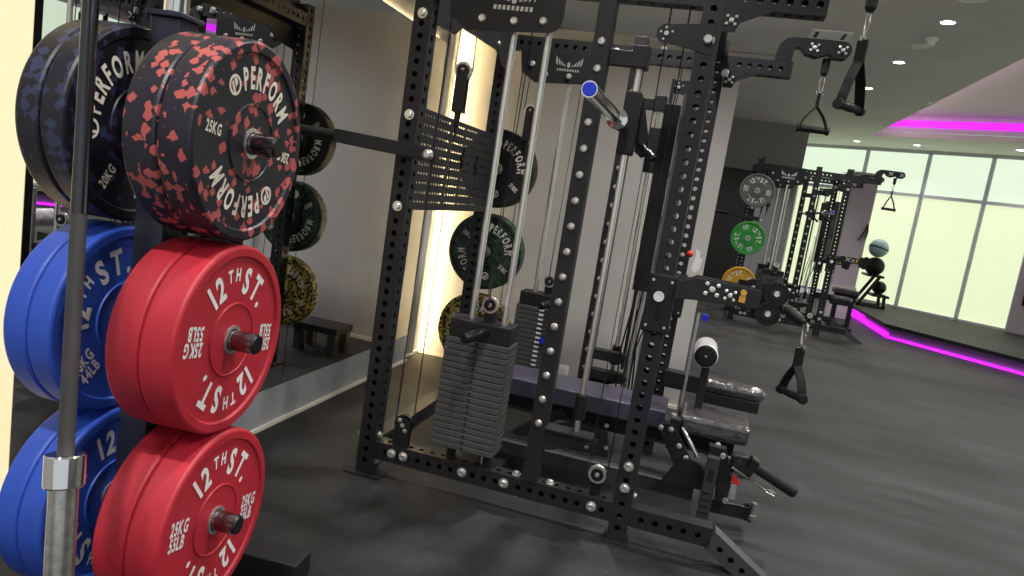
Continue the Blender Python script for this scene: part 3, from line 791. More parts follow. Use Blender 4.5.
    pb = obj('pulley_bracket', b, 'black2', rack)
    wheel(pb, (wx, y0+0.031, 0.258), uy, 0.042, w=0.022)
    b = MB()
    for dx, dz in ((0, 0.258), (-0.014, 0.278), (0.014, 0.236)): b.lathe((wx+dx, y0+0.009, dz), (0, -1, 0), [(0, 0.010), (0.005, 0.009), (0.006, 0.005), (0.006, 0)], 12)
    obj('bolt_cluster', b, 'steel', pb)
    obj('cable', MB().tube([(wx-0.04, y0+0.03, 0.26), (wx-0.035, y0+0.03, 2.07)], 0.0032), 'plastic', rack)
    obj('cable', MB().tube([(wx+0.04, y0+0.03, 0.26), (wx+0.042, y0+0.03, 1.62)], 0.0032), 'plastic', rack)
    fx = wx+0.045
    b = MB(); b.bx(fx-0.024, fx+0.024, y0+0.012, y0+0.018, 1.60, 1.76); b.bx(fx-0.024, fx+0.024, y0+0.042, y0+0.048, 1.60, 1.76); b.bx(fx-0.024, fx+0.024, y0+0.012, y0+0.048, 1.59, 1.605)
    fb = obj('floating_pulley_block', b, 'plastic', rack, bevel=0.002)
    wheel(fb, (fx, y0+0.03, 1.755), uy, 0.036, w=0.02, m='steel', face=True)
    obj('cable_end', MB().lathe((fx, y0+0.03, 1.60), (0, 0, -1), [(0, 0.014), (0.05, 0.012), (0.09, 0.006), (0.13, 0.004)], 14), 'plastic', fb)
    obj('cable', MB().tube([(fx-0.038, y0+0.03, 1.755), (fx-0.03, y0+0.03, 2.08)], 0.0032), 'plastic', rack)
    obj('cable', MB().tube([(fx+0.038, y0+0.03, 1.755), (fx+0.03, y0+0.03, 2.08)], 0.0032), 'plastic', rack)
    # front cables and lower pulley
    wx = -0.235
    b = MB(); b.prism(rounded_arm((wx, 0.155), (wx, 0.25), 0.022), (0, y0+0.05, 0), ux, uz, 0.006)
    pb = obj('pulley_bracket', b, 'black2', rack)
    wheel(pb, (wx, y0+0.031, 0.252), uy, 0.036, w=0.022, m='steel', face=True)
    for dx in (-0.038, 0.038): obj('cable', MB().tube([(wx+dx, y0+0.031, 0.255), (wx+dx*0.9, y0+0.031, ZT-0.04)], 0.0030), 'plastic', rack)
    # logo plate between rear post and guide post
    b = MB()
    pz = 2.15 if near else 2.072
    pts = [(XR+0.10, pz), (XR+0.12, 1.955), (XR+0.2, 1.905), (-0.72, 1.925)]
    for k in range(7):
        t = -PI/2 + PI/2*k/6; pts.append((-0.715 + 0.055*math.cos(t), 1.980 + 0.055*math.sin(t)))
    pts.append((-0.66, pz))
    b.prism(list(reversed(pts)), (0, y0-0.005, 0), ux, uz, 0.008)
    lp = obj('logo_plate', b, 'black2', rack)
    b = MB()
    emblem(b, (-0.86, y0-0.0102, 2.02 if near else 2.0), ux, uz, 0.13 if near else 0.10)
    obj('emblem', b, 'steel', lp)
    for x, zz in ((-1.06, 2.04 if near else 2.0), (-0.98, 1.955), (-0.85, 1.955), (-0.735, 1.965)): bolt(x, y0-0.009, zz, kind='dome', sc=1.25)
    # pulley arm inside the front post
    b = MB(); b.prism([(0.17, -0.06)] + [(0.035*math.cos(t), 0.035*math.sin(t)) for t in [PI*1.6 - PI*1.2*k/10 for k in range(11)]] + [(0.17, 0.05)], (-0.27, y0+0.0, 1.965), ux, uz, 0.008)
    arm = obj('pulley_arm', b, 'black2', rack)
    b = MB(); b.lathe((-0.268, y0-0.004, 1.965), (0, -1, 0), [(0, 0.010), (0.006, 0.008), (0.006, 0)], 12)
    for a in (0.4, 1.7, 2.9, 4.3): b.lathe((-0.268+0.022*math.cos(a), y0-0.003, 1.965+0.022*math.sin(a)), (0, -1, 0), [(0, 0.005), (0.003, 0.004), (0.003, 0)], 8)
    obj('bolt_cluster', b, 'steel', arm)
    # high pulley head at the end of the front top beam
    hx = 0.225
    pts = [(0.175, 2.148), (0.175, 2.20), (0.185, 2.235), (0.215, 2.262), (0.25, 2.268), (0.475, 2.268)]
    for k in range(1, 9):
        t = PI/2 - PI*k/9; pts.append((0.475 + 0.042*math.cos(t), 2.226 + 0.042*math.sin(t)))
    pts += [(0.44, 2.186), (0.415, 2.205), (0.39, 2.195), (0.36, 2.183), (0.31, 2.195), (0.285, 2.222), (0.255, 2.222), (0.25, 2.148)]
    b = MB()
    for yo in (0.006, 0.064): b.prism(list(reversed(pts)), (0, y0+yo, 0), ux, uz, 0.008)
    head = obj('pulley_head', b, 'black', rack)
    for x in (0.345, 0.475):
        wheel(head, (x, y0+0.035, 2.225), uy, 0.040, w=0.026)
        b = MB(); cross_holes(b, x, y0+0.001, 2.226, 0.85); obj('bolt_cluster', b, 'steel', head)
    obj('cable', MB().tube([(XF-0.1, y0+0.035, ZT+0.062), (0.2, y0+0.035, ZT+0.07), (0.345, y0+0.035, 2.268)], 0.003), 'plastic', rack)
    # trolley on the front post with its low cable arm
    tz = 0.985 if near else 0.90
    b = MB(); b.bx(XF-0.052, XF+0.052, y0-0.014, y0+0.09, tz-0.115, tz+0.11)
    tr = obj('trolley', b, 'black2', rack, bevel=0.006)
    b = MB(); b.lathe((XF-0.005, y0-0.014, tz+0.025), (0, -1, 0), [(0, 0.020), (0.004, 0.020), (0.004, 0.016), (0.001, 0.016), (0.001, 0.009), (0.03, 0.009), (0.03, 0.011), (0.042, 0.011), (0.042, 0)], 18)
    obj('plunger_knob', b, 'chrome', tr)
    b = MB()
    for dx, dz in ((-0.035, 0.085), (0.035, 0.085), (-0.035, -0.09), (0.035, -0.09)): b.lathe((XF+dx, y0-0.014, tz+dz), (0, -1, 0), [(0, 0.006), (0.004, 0.005), (0.004, 0)], 10)
    obj('trolley_bolts', b, 'steel', tr)
    b = MB()
    b.prism([(XF+0.05, tz+0.03), (0.0, tz+0.038), (0.225, tz+0.045), (0.235, tz+0.055), (0.235, tz+0.115), (0.0, tz+0.122), (XF+0.05, tz+0.095)], (0, y0-0.03, 0), ux, uz, 0.010)
    b.prism([(XF+0.05, tz+0.03), (0.0, tz+0.038), (0.225, tz+0.045), (0.235, tz+0.055), (0.235, tz+0.115), (0.0, tz+0.122), (XF+0.05, tz+0.095)], (0, y0+0.05, 0), ux, uz, 0.010)
    b.bx(0.02, 0.22, y0-0.025, y0+0.045, tz+0.065, tz+0.095)
    ar = obj('cable_arm', b, 'black', rack, bevel=0.002)
    b = MB(); cross_holes(b, 0.062, y0-0.035, tz+0.088, 1.1); cross_holes(b, 0.128, y0-0.035, tz+0.078, 0.85); obj('bolt_cluster', b, 'steel', ar)
    obj('lock_pin', MB().cyl((0.172, y0-0.035, tz+0.098), (0.172, y0-0.055, tz+0.098), 0.011, n=14).bx(0.160, 0.182, y0-0.05, y0-0.037, tz+0.062, tz+0.086), 'gold', ar)['label'] = 'brass coloured lock pin'
    wheel(ar, (0.285, y0-0.015, tz+0.112), uy, 0.044, w=0.03)
    wheel(ar, (0.268, y0-0.015, tz+0.035), uy, 0.044, w=0.03)
    b = MB(); b.bx(0.21, 0.31, y0+0.005, y0+0.015, tz+0.005, tz+0.14); obj('wheel_cheek', b, 'black2', ar)
    obj('cable', MB().tube([(0.285, y0-0.015, tz+0.072), (0.33, y0-0.03, tz+0.07), (0.345, y0-0.04, tz+0.068)], 0.004), 'plastic', ar)

def emblem(b, o, u, v, s):
    """pressed emblem: two spread wings over a row of dashes"""
    o, u, v = V(o), V(u), V(v)
    def poly(ps): b.add([o + u*a*s + v*c*s for a, c in ps], [tuple(range(len(ps)))])
    for m in (-1, 1):
        for k in range(4):
            x = 0.12 + 0.16*k; h = 0.10 + 0.13*k
            q = [(m*x, 0.06), (m*(x+0.11), 0.06+0.05*k), (m*(x+0.14), 0.10+h), (m*(x+0.04), 0.02+h*0.8)]
            poly(q if m == 1 else list(reversed(q)))
    poly([(-0.06, 0.0), (0.06, 0.0), (0.09, 0.22), (0, 0.30), (-0.09, 0.22)])
    for k in range(9):
        x = -0.62 + 0.14*k; poly([(x, -0.20), (x+0.09, -0.20), (x+0.10, -0.07), (x+0.01, -0.07)])

frame_side(2.73, True)
frame_side(3.85, False)

# cross members joining the two sides
Y0, Y1 = 2.73+0.075, 3.85
b = MB(); b.perf((XR, Y0, ZT), (XR, Y1, ZT), 0.075, 0.07, uz, 'ab', start=0.03); obj('rear_top_crossmember', b, 'black', rack)
b = MB(); b.perf((XR, Y0, 0.122), (XR, Y1, 0.122), 0.075, 0.07, uz, 'ab', start=0.03); obj('rear_base_crossmember', b, 'black', rack)
b = MB(); b.bar((XF, Y0, ZT+0.045), (XF, Y1, ZT+0.045), 0.06, 0.06); obj('front_top_crossmember', b, 'black', rack, bevel=0.003)
b = MB(); b.prism([(Y0-0.03, 1.93), (2.985, 1.933), (3.065, 1.985), (3.60, 2.005), (3.70, 1.95), (Y1+0.03, 1.93), (Y1+0.03, 2.25), (Y0-0.03, 2.25)], (XR+0.043, 0, 0), uy, uz, 0.008)
obj('rear_gusset_panel', b, 'black', rack)
for y, z in ((2.95, 2.06), (3.05, 2.02), (3.60, 2.04)): bolt(XR+0.048, y, z, kind='dome', rotz=PI/2, sc=1.1)
# perforated storage panel between the rear posts: slots cut right through
b = MB(); xs = XR+0.03; zz0, zz1 = 1.17, 1.575
rows = 10; ya, yb = Y0, Y1; rp = (zz1-zz0)/rows
for r_ in range(rows):
    z0_ = zz0 + r_*rp
    b.bx(xs-0.002, xs+0.002, ya, yb, z0_, z0_+rp*0.78)
    y = ya; k = 0
    while y < yb - 0.02:
        solid = 0.012 if (k+1) % 5 else 0.045
        b.bx(xs-0.002, xs+0.002, y, min(yb, y+solid), z0_+rp*0.78, z0_+rp); y += solid + 0.020; k += 1
    b.bx(xs-0.002, xs+0.002, yb-0.03, yb, z0_+rp*0.78, z0_+rp)
b.bx(xs-0.002, xs+0.002, ya, yb, zz1, zz1+0.02)
obj('slotted_panel', b, 'black', rack)
b = MB()
for y, z in ((3.34, 1.43), (3.56, 1.41)):
    b.bx(xs+0.002, xs+0.012, y-0.008, y+0.008, z-0.05, z+0.05); b.bx(xs+0.002, xs+0.012, y-0.03, y+0.03, z-0.008, z+0.008)
obj('panel_hook_marks', b, 'black2', rack)
# storage arm on the near rear post
b = MB(); b.bar((-1.53, 2.695, 1.428), (-1.075, 2.695, 1.405), 0.05, 0.055)
sa = obj('storage_arm', b, 'black', rack, bevel=0.004)
obj('storage_sleeve', MB().lathe((-1.53, 2.695, 1.428), (-1, 0, 0.02), [(0, 0.012), (0, 0.027), (0.012, 0.027), (0.012, 0.0215), (0.30, 0.0215), (0.303, 0.018), (0.303, 0)], 24), 'plastic', sa)
obj('end_stud', MB().lathe((-1.105, 2.668, 1.403), (0.25, -1, -0.02), [(0, 0.010), (0.0, 0.022), (0.02, 0.022), (0.03, 0.017), (0.045, 0.016), (0.05, 0.010), (0.05, 0)], 20), 'steel', sa)
# plate horns on the far rear post
HZ = (1.42, 0.934, 0.454)
for z in HZ:
    obj('plate_horn', MB().cyl((XR+0.02, 3.925, z), (XR+0.02, 4.20, z), 0.0245, n=24), 'chromedark', rack)
# smith bar: sleeves, bar, carriages, hooks
SX, SZ = XS-0.012, 1.615
sb = obj('smith_bar', MB().cyl((SX, 2.50, SZ), (SX, 4.16, SZ), 0.015, n=24), 'black2', rack)
for ya, yb_, s in ((2.52, 1.91, -1), (4.14, 4.62, 1)):
    obj('smith_sleeve', MB().lathe((SX, ya, SZ), (0, s, 0), [(0, 0.0), (0, 0.037), (0.025, 0.037), (0.03, 0.0225), (abs(yb_-ya), 0.0225), (abs(yb_-ya), 0.017)], 32), 'chrome', sb)
    obj('sleeve_cap', MB().lathe((SX, yb_-s*0.002, SZ), (0, s, 0), [(0, 0.0), (0.0, 0.0192), (0.004, 0.0192), (0.005, 0.016), (0.005, 0)], 28), 'bluecap', sb)['label'] = 'blue end cap'
obj('smith_collar', MB().lathe((SX, 2.52, SZ), (0, 1, 0), [(0, 0.015), (0, 0.030), (0.10, 0.030), (0.10, 0.015)], 24), 'black2', sb)
for yc in (2.7675, 3.8875):
    b = MB(); b.bx(XS-0.03, XS+0.03, yc-0.034, yc+0.034, SZ-0.10, SZ+0.135)
    obj('smith_carriage', b, 'black2', rack, bevel=0.005)
    b = MB(); b.prism([(0.01, 0.13), (0.03, 0.13), (0.075, -0.02), (0.085, -0.085), (0.06, -0.10), (0.03, -0.08), (0.025, 0.02)], (XS, yc+0.05, SZ), ux, uz, 0.012)
    obj('safety_hook', b, 'black2', rack)
    obj('hook_grip', MB().lathe((XS+0.045, yc+0.04, SZ-0.045), (0.55, -0.55, -0.45), [(0, 0.012), (0.07, 0.012), (0.075, 0.016), (0.11, 0.016), (0.118, 0.010), (0.118, 0)], 18), 'plastic', rack)
obj('latch_rail', MB().bx(XS+0.045, XS+0.06, 3.82, 3.87, 0.45, 2.0), 'black2', rack)
# safeties hung between the posts on the far side
for z in (0.515, 0.405):
    b = MB(); b.bx(XM+0.03, -0.285, 3.77, 3.83, z-0.028, z+0.028)
    obj('safety_arm', b, 'black2', rack, bevel=0.004)
obj('bent_hook', MB().tube([(-0.32, 3.76, 0.36), (-0.27, 3.76, 0.355), (-0.255, 3.76, 0.375), (-0.245, 3.76, 0.43)], 0.008, 10), 'steel', rack)['label'] = 'bent bright steel hook'
# grey cover plate behind the near front post
obj('cable_cover', MB().bx(-0.183, -0.125, 3.0, 3.03, 1.02, 1.80), 'covergrey', rack, bevel=0.003)
obj('shadow_gap_plate', MB().bx(-0.275, -0.205, 3.30, 3.34, 0.95, 1.80), 'black2', rack, bevel=0.003)  # black plate put in for the shadowed gap beside the cover
# loose cables gathered at the far front post
for k in range(7):
    x0 = -0.30 + 0.022*k; y = 3.70 + 0.02*(k % 3)
    obj('cable', MB().tube([(x0+0.05, y, 1.30), (x0+0.035, y, 1.0), (x0+0.01+0.01*math.sin(k*2), y-0.02, 0.8), (x0-0.01+0.02*math.sin(k), y, 0.6), (x0, y, 0.3)], 0.0045), ('plastic', 'plastic', 'steel')[k % 3], rack)
# safety spotter arm of the far front post with its wrapped pad
b = MB(); b.bx(XF+0.03, 0.15, 3.80, 3.88, 0.41, 0.50); b.bx(0.15, 0.43, 3.80, 3.88, 0.37, 0.43)
sp = obj('spotter_arm', b, 'black2', rack, bevel=0.004)
b = MB(); pr = []
b.smooth_lathe((0.145, 3.84, 0.462), (1, 0, 0), [(0, 0.0), (0.0, 0.04), (0.02, 0.044), (0.24, 0.044), (0.285, 0.036), (0.305, 0.018), (0.308, 0)], 24)
obj('wrapped_pad', b, 'wrap', sp)['label'] = 'rounded pad in shiny plastic wrap'
obj('red_knob', MB().sphere((-0.055, 3.80, 1.13), 0.018, 14), 'redplastic', rack)['label'] = 'small red knob'
b = MB(); b.prism([(-0.035, 1.06), (-0.012, 1.045), (0.006, 1.07), (0.012, 1.12), (-0.004, 1.125), (-0.006, 1.155), (-0.03, 1.165), (-0.026, 1.12)], (0, 3.72, 0), V((1, 0.25, 0)).normalized(), uz, 0.004)
obj('paper_tag', b, 'white', rack)['label'] = 'crumpled white paper tag'

# plates on the rear horns
GP = 'plates on the far rear post of the near rack'
lp = perform_letters(0.07, '20')
for key, m, t, z, lab in (('rb', 'blackplate', 0.09, HZ[0], 'black bumper plate behind the slotted panel of the near rack'),
                          ('rg', 'camogreen', 0.08, HZ[1], 'dark green flecked bumper plate behind the weight stack rods'),
                          ('ry', 'camoyellow', 0.07, HZ[2], 'yellow flecked bumper plate low behind the weight stack')):
    lt = perform_letters(t, '20')
    make_plate(key, t, m, lt, 'cream', (XR+0.02, 4.02, z), (math.radians({'rb': -40, 'rg': -35, 'ry': 20}[key]), 0, -PI/2), lab, GP)

# ================================================================== BENCH STANDING IN THE RACK
bn = thing('weight_bench', 'adjustable bench with long purple pad and plastic wrapped seat inside the near rack', 'bench', (-0.2, 3.3, 0))
obj('back_pad', MB().bx(-0.86, -0.02, 3.18, 3.44, 0.365, 0.45), 'purplepad', bn, bevel=0.009, seg=3)['label'] = 'long dark purple pad'
obj('seat_pad', MB().bx(0.045, 0.345, 3.16, 3.42, 0.375, 0.46), 'wrap', bn, bevel=0.02, seg=3)['label'] = 'seat pad in shiny plastic wrap'
b = MB(); b.bx(-0.85, 0.30, 3.26, 3.36, 0.29, 0.365)
obj('spine_beam', b, 'black2', bn, bevel=0.004)
b = MB(); b.prism([(-0.62, 0.17), (-0.55, 0.26), (-0.42, 0.30), (-0.26, 0.29), (-0.24, 0.17)], (0, 3.2, 0), ux, uz, 0.01)
g1 = obj('side_plate', b, 'black', bn)
b = MB()
for x, z in ((-0.585, 0.19), (-0.46, 0.195), (-0.345, 0.20), (-0.255, 0.215), (-0.60, 0.33), (-0.27, 0.32)): b.lathe((x, 3.194, z), (0, -1, 0), [(0, 0.011), (0.006, 0.009), (0.006, 0)], 12)
obj('plate_bolts', b, 'steel', g1)
obj('rear_strut', MB().bar((-0.70, 3.25, 0.16), (-0.48, 3.25, 0.33), 0.05, 0.05), 'black', bn, bevel=0.003)
b = MB(); b.bx(-0.78, 0.16, 3.15, 3.22, 0.085, 0.165)
lb = obj('base_rail', b, 'darkgrey', bn, bevel=0.003)
obj('rail_trim', MB().bx(-0.78, 0.155, 3.146, 3.152, 0.148, 0.158), 'steel', lb)
b = MB(); b.bx(-0.80, -0.70, 2.98, 3.60, 0.0, 0.06); obj('rear_foot', b, 'black2', bn, bevel=0.004)
# front bracket and arms
b = MB(); b.bx(0.005, 0.05, 3.13, 3.20, 0.30, 0.44); obj('seat_bracket', b, 'black2', bn, bevel=0.003)
b = MB(); b.prism([(-0.05, 0.41), (0.02, 0.42), (0.05, 0.38), (0.17, 0.22), (0.14, 0.165), (0.08, 0.20)], (0, 3.12, 0), ux, uz, 0.012)
da = obj('diagonal_plate', b, 'black2', bn)
b = MB()
for x, z in ((-0.03, 0.395), (0.015, 0.395), (0.062, 0.33), (0.10, 0.285), (0.015, 0.46), (0.22, 0.375)): b.lathe((x, 3.113, z), (0, -1, 0), [(0, 0.0125), (0.005, 0.0115), (0.007, 0.006), (0.007, 0)], 12)
obj('plate_bolts', b, 'steel', da)
obj('gas_strut', MB().cyl((0.06, 3.17, 0.40), (0.15, 3.15, 0.29), 0.012, n=14), 'chrome', bn)
b = MB()
b.prism([(0.185, 0.375), (0.255, 0.375), (0.30, 0.25), (0.295, 0.15), (0.25, 0.14), (0.235, 0.25)], (0, 3.10, 0), ux, uz, 0.05)
lc = obj('leg_column', b, 'black2', bn)
b = MB(); b.bx(0.185, 0.235, 3.03, 3.07, 0.0, 0.34)
ld = obj('adjustment_ladder', b, 'darkgrey', bn, bevel=0.002)
obj('ladder_slot', MB().bx(0.198, 0.222, 3.026, 3.031, 0.24, 0.29), 'hole', ld)
for k in range(6): obj('ladder_slot', MB().bx(0.19, 0.225, 3.027, 3.031, 0.03+0.03*k, 0.038+0.03*k), 'hole', ld)
b = MB()
pts = [(0.12 + 0.085*math.cos(t), 0.19 + 0.10*math.sin(t)) for t in [0.2 + 2.6*k/10 for k in range(11)]]
b.prism([(0.235, 0.17), *pts, (0.01, 0.16)], (0, 3.09, 0), ux, uz, 0.004)
obj('quadrant_plate', b, 'black2', bn)
b = MB(); b.lathe((0.245, 3.06, 0.35), (0, -1, 0), [(0, 0.013), (0.01, 0.011), (0.01, 0)], 12); b.lathe((0.29, 3.06, 0.16), (0, -1, 0), [(0, 0.013), (0.01, 0.011), (0.01, 0)], 12)
b.bx(0.30, 0.325, 3.06, 3.09, 0.17, 0.24); obj('hinge_parts', b, 'steel', bn)
obj('release_lever', MB().prism([(0.30, 0.285), (0.335, 0.25), (0.325, 0.235), (0.30, 0.25)], (0, 3.07, 0), ux, uz, 0.02), 'redplastic', bn)['label'] = 'small red release lever'
b = MB(); b.bar((0.20, 3.13, 0.105), (0.42, 3.20, 0.085), 0.07, 0.06); ff = obj('front_foot', b, 'black', bn, bevel=0.004)
obj('wheel_axle', MB().cyl((0.415, 3.13, 0.085), (0.415, 3.13, 0.155), 0.012, n=16).cyl((0.415, 3.13, 0.08), (0.415, 3.13, 0.10), 0.018, n=16), 'chrome', ff)
b = MB(); b.prism([(0.37, 0.06), (0.42, 0.05), (0.43, 0.09), (0.40, 0.13), (0.36, 0.115)], (0, 3.17, 0), ux, uz, 0.02); obj('hook', b, 'black2', ff)
# carry handle and chrome lever
b = MB(); b.bx(0.28, 0.345, 3.05, 3.11, 0.30, 0.37); hb = obj('handle_bracket', b, 'black2', bn, bevel=0.008)
obj('bracket_knob', MB().lathe((0.31, 3.05, 0.335), (0, -1, 0), [(0, 0.02), (0.012, 0.018), (0.014, 0.009), (0.02, 0.009), (0.02, 0)], 16), 'plastic', hb)
b = MB(); b.bar((0.35, 3.08, 0.29), (0.38, 3.08, 0.365), 0.07, 0.035, up=(1, 0, 0)); obj('handle_clamp', b, 'plastic', hb, bevel=0.004)
d = V((0.185, 0, -0.075)).normalized()
obj('carry_handle', MB().lathe((0.37, 3.08, 0.335), d, [(0, 0.016), (0.0, 0.026), (0.195, 0.026), (0.203, 0.021), (0.203, 0)], 24), 'rubber', bn)['label'] = 'black rubber hand grip'
b = MB(); b.tube([(0.285, 3.02, 0.325), (0.43, 3.02, 0.263)], 0.007, 10)
b.tube([(0.43, 3.02, 0.263), (0.445, 3.02, 0.268), (0.475, 3.02, 0.255), (0.47, 3.02, 0.243), (0.432, 3.02, 0.255)], 0.005, 8)
obj('chrome_lever', b, 'chrome', bn)
# wrapped roller on its post
b = MB(); b.bar((0.115, 3.34, 0.36), (0.115, 3.34, 0.72), 0.035, 0.035, up=(0, 1, 0)); obj('roller_post', b, 'black2', bn, bevel=0.003)
b = MB(); b.bar((0.04, 3.30, 0.36), (0.04, 3.30, 0.90), 0.012, 0.02, up=(0, 1, 0)); obj('roller_strut', b, 'brushed', bn)
b = MB(); b.lathe((0.105, 3.28, 0.715), (0, 1, 0), [(0.004, 0.046), (0.0, 0.050), (0.006, 0.054), (0.20, 0.055), (0.206, 0.05), (0.206, 0.0)], 32)
ro = obj('foam_roller', b, 'wraplight', bn); ro['label'] = 'foam roller in pale plastic wrap'
obj('roller_cap', MB().lathe((0.105, 3.284, 0.715), (0, -1, 0), [(0, 0.052), (0.004, 0.050), (0.008, 0.04), (0.009, 0.0)], 32), 'plastic', ro)
obj('cap_screw', MB().lathe((0.105, 3.274, 0.715), (0, -1, 0), [(0, 0.006), (0.003, 0.005), (0.003, 0)], 10), 'steel', ro)
b = MB(); b.lathe((0.07, 3.30, 0.885), (0, -1, 0), [(0, 0.016), (0.03, 0.016), (0.03, 0)], 14); obj('blue_pin', b, 'bluecap', bn)['label'] = 'blue pull pin'

# low step bench by the corner (seen in the mirror)
st = thing('step_bench', 'low black step bench by the corner, seen in the mirror', 'step', (-1.31, 4.40, 0))
obj('step_top', MB().bx(-1.48, -1.14, 4.28, 4.52, 0.15, 0.20), 'black2', st, bevel=0.01)
for x, y in ((-1.18, 4.32), (-1.18, 4.48), (-1.44, 4.32), (-1.44, 4.48)):
    obj('leg', MB().bx(x-0.03, x+0.03, y-0.03, y+0.03, 0, 0.15), 'darkgrey', st, bevel=0.004)

# ================================================================== CABLE HANDLES
HG = 'stirrup handles hanging on the cables'
def cable_handle(label, top, L, gw, rz, swivel=True, group=HG, tilt=(0, 0), gr=0.016):
    """stirrup handle: snap hook, ring, webbing loop, grip. built at the origin hanging down -z, grip along x"""
    t = thing('cable_stirrup', label, 'cable handle', (0, 0, 0), group)
    z = 0.0
    if swivel:
        obj('cable_stop', MB().lathe((0, 0, 0.0), (0, 0, -1), [(0, 0.006), (0, 0.018), (0.012, 0.02), (0.07, 0.018), (0.085, 0.010), (0.085, 0)], 18), 'rubber', t); z -= 0.08
    # snap hook: elongated loop
    b = MB(); w = 0.0135; h = 0.085; pts = []
    for k in range(25):
        a = 2*PI*k/24; sx = w*(0.75 + 0.25*math.sin(a))
        pts.append((sx*math.cos(a), 0, z - h/2 + h/2*math.sin(a)))
    b.tube(pts, 0.0036, 8); obj('snap_hook', b, 'chrome', t); z -= h - 0.008
    b = MB(); pts = [(0.017*math.cos(2*PI*k/16), 0, z - 0.010 + 0.011*math.sin(2*PI*k/16)) for k in range(17)]
    b.tube(pts, 0.003, 8); obj('d_ring', b, 'chrome', t); z -= 0.016
    zj = z - 0.35*(L + z) if True else z
    b = MB(); zb = -L
    b.strap([(0, 0, z+0.004), (0, 0, z-0.03), (0.0, 0, z-0.06), (gw*0.30, 0, (z+zb)/2-0.02), (gw/2-0.006, 0, zb+0.03), (gw/2, 0, zb), ], 0.034, 0.005, (0, 1, 0))
    b.strap([(-0.004, 0, z+0.004), (-0.004, 0, z-0.03), (-0.004, 0, z-0.06), (-gw*0.30, 0, (z+zb)/2-0.02), (-gw/2+0.006, 0, zb+0.03), (-gw/2, 0, zb)], 0.034, 0.005, (0, 1, 0))
    obj('strap', b, 'web', t)
    b = MB(); b.lathe((-gw/2-0.014, 0, zb), (1, 0, 0), [(0, 0), (0, gr+0.004), (0.012, gr+0.005), (0.016, gr), (gw/2+0.014, gr+0.002), (gw+0.012, gr), (gw+0.016, gr+0.005), (gw+0.028, gr+0.004), (gw+0.028, 0)], 24)
    obj('grip', b, 'rubber', t)
    t.location = top; t.rotation_euler = (tilt[0], tilt[1], rz)
    return t
cable_handle('webbing stirrup handle hanging at top right from the near rack pulley', (0.362, 2.50, 2.115), 0.375, 0.105, math.radians(48), swivel=True, gr=0.0125)
cable_handle('stirrup handle hanging from the far pulley arm of the near rack', (0.415, 3.885, 2.185), 0.345, 0.13, math.radians(8), swivel=True)
cable_handle('low stirrup handle hanging over the floor from the cable arm', (0.392, 2.62, 1.022), 0.255, 0.105, math.radians(-58), swivel=False, gr=0.0125)
# rubber ball end of the low cable, lying out from the arm
o = MB(); o.lathe((0.325, 2.68, 1.055), (0.055, -0.06, -0.03), [(0, 0.0), (0, 0.016), (0.02, 0.020), (0.075, 0.017), (0.09, 0.008), (0.09, 0)], 18)
tag(obj('cable_stop', o, 'rubber'), 'black rubber cable stop above the low stirrup handle', 'cable stop')

# ================================================================== THE FAR RACK (same model)
OFF = V((1.77, 7.37, 0))
SKIP = {'paper_tag', 'red_knob'}
r2 = rack.copy(); link(r2); r2.location = RL + OFF
r2['label'] = 'second black power rack standing far back beside the windows'
for ch in list(rack.children):
    if ch.name.split('.')[0] in SKIP: continue
    c = ch.copy(); link(c, r2)
    for g in ch.children:
        link(g.copy(), c)
for z in (1.78, 1.14, 0.52):
    b = MB(); q = RL - OFF*0
    b.cyl((XR+0.02, 2.735, z), (XR+0.02, 2.63, z), 0.0245, n=20)
    BASE[r2.name] = RL; obj('plate_horn', b, 'chromedark', r2)
G2 = 'coloured plates on the far rack'
for key, m, z, lab, rt in (('fg', 'greyplate', 1.78, 'grey bumper plate, topmost on the far rack', -5),
                           ('fn', 'greenplate', 1.14, 'bright green bumper plate on the far rack', -70),
                           ('fy', 'yellowplate', 0.52, 'yellow bumper plate low on the far rack', 30)):
    make_plate(key, 0.05, m, street_letters(0.05, '10', '22'), 'white', (XR+OFF.x+0.02, 2.73+OFF.y-0.045, z), (math.radians(rt), 0, -PI/2), lab, G2)
cable_handle('small stirrup handle on the far rack in front of the window', (0.415+OFF.x, 2.765+OFF.y, 2.185), 0.40, 0.14, math.radians(10), swivel=True)
# padded lever of the far rack's bench
fb = thing('weight_bench', 'dark flat bench beside the far rack under the column', 'bench', (2.15, 11.45, 0))
obj('pad', MB().bx(1.98, 2.32, 11.3, 11.6, 0.52, 0.60), 'blackpad', fb, bevel=0.02, seg=3)
obj('frame', MB().bx(2.0, 2.30, 11.40, 11.50, 0.44, 0.52), 'black2', fb, bevel=0.004)
for x in (2.04, 2.26): obj('leg', MB().bx(x-0.03, x+0.03, 11.42, 11.48, 0.05, 0.44), 'black2', fb)
for x in (2.04, 2.26): obj('foot', MB().bx(x-0.03, x+0.03, 11.2, 11.7, 0, 0.05), 'black2', fb)

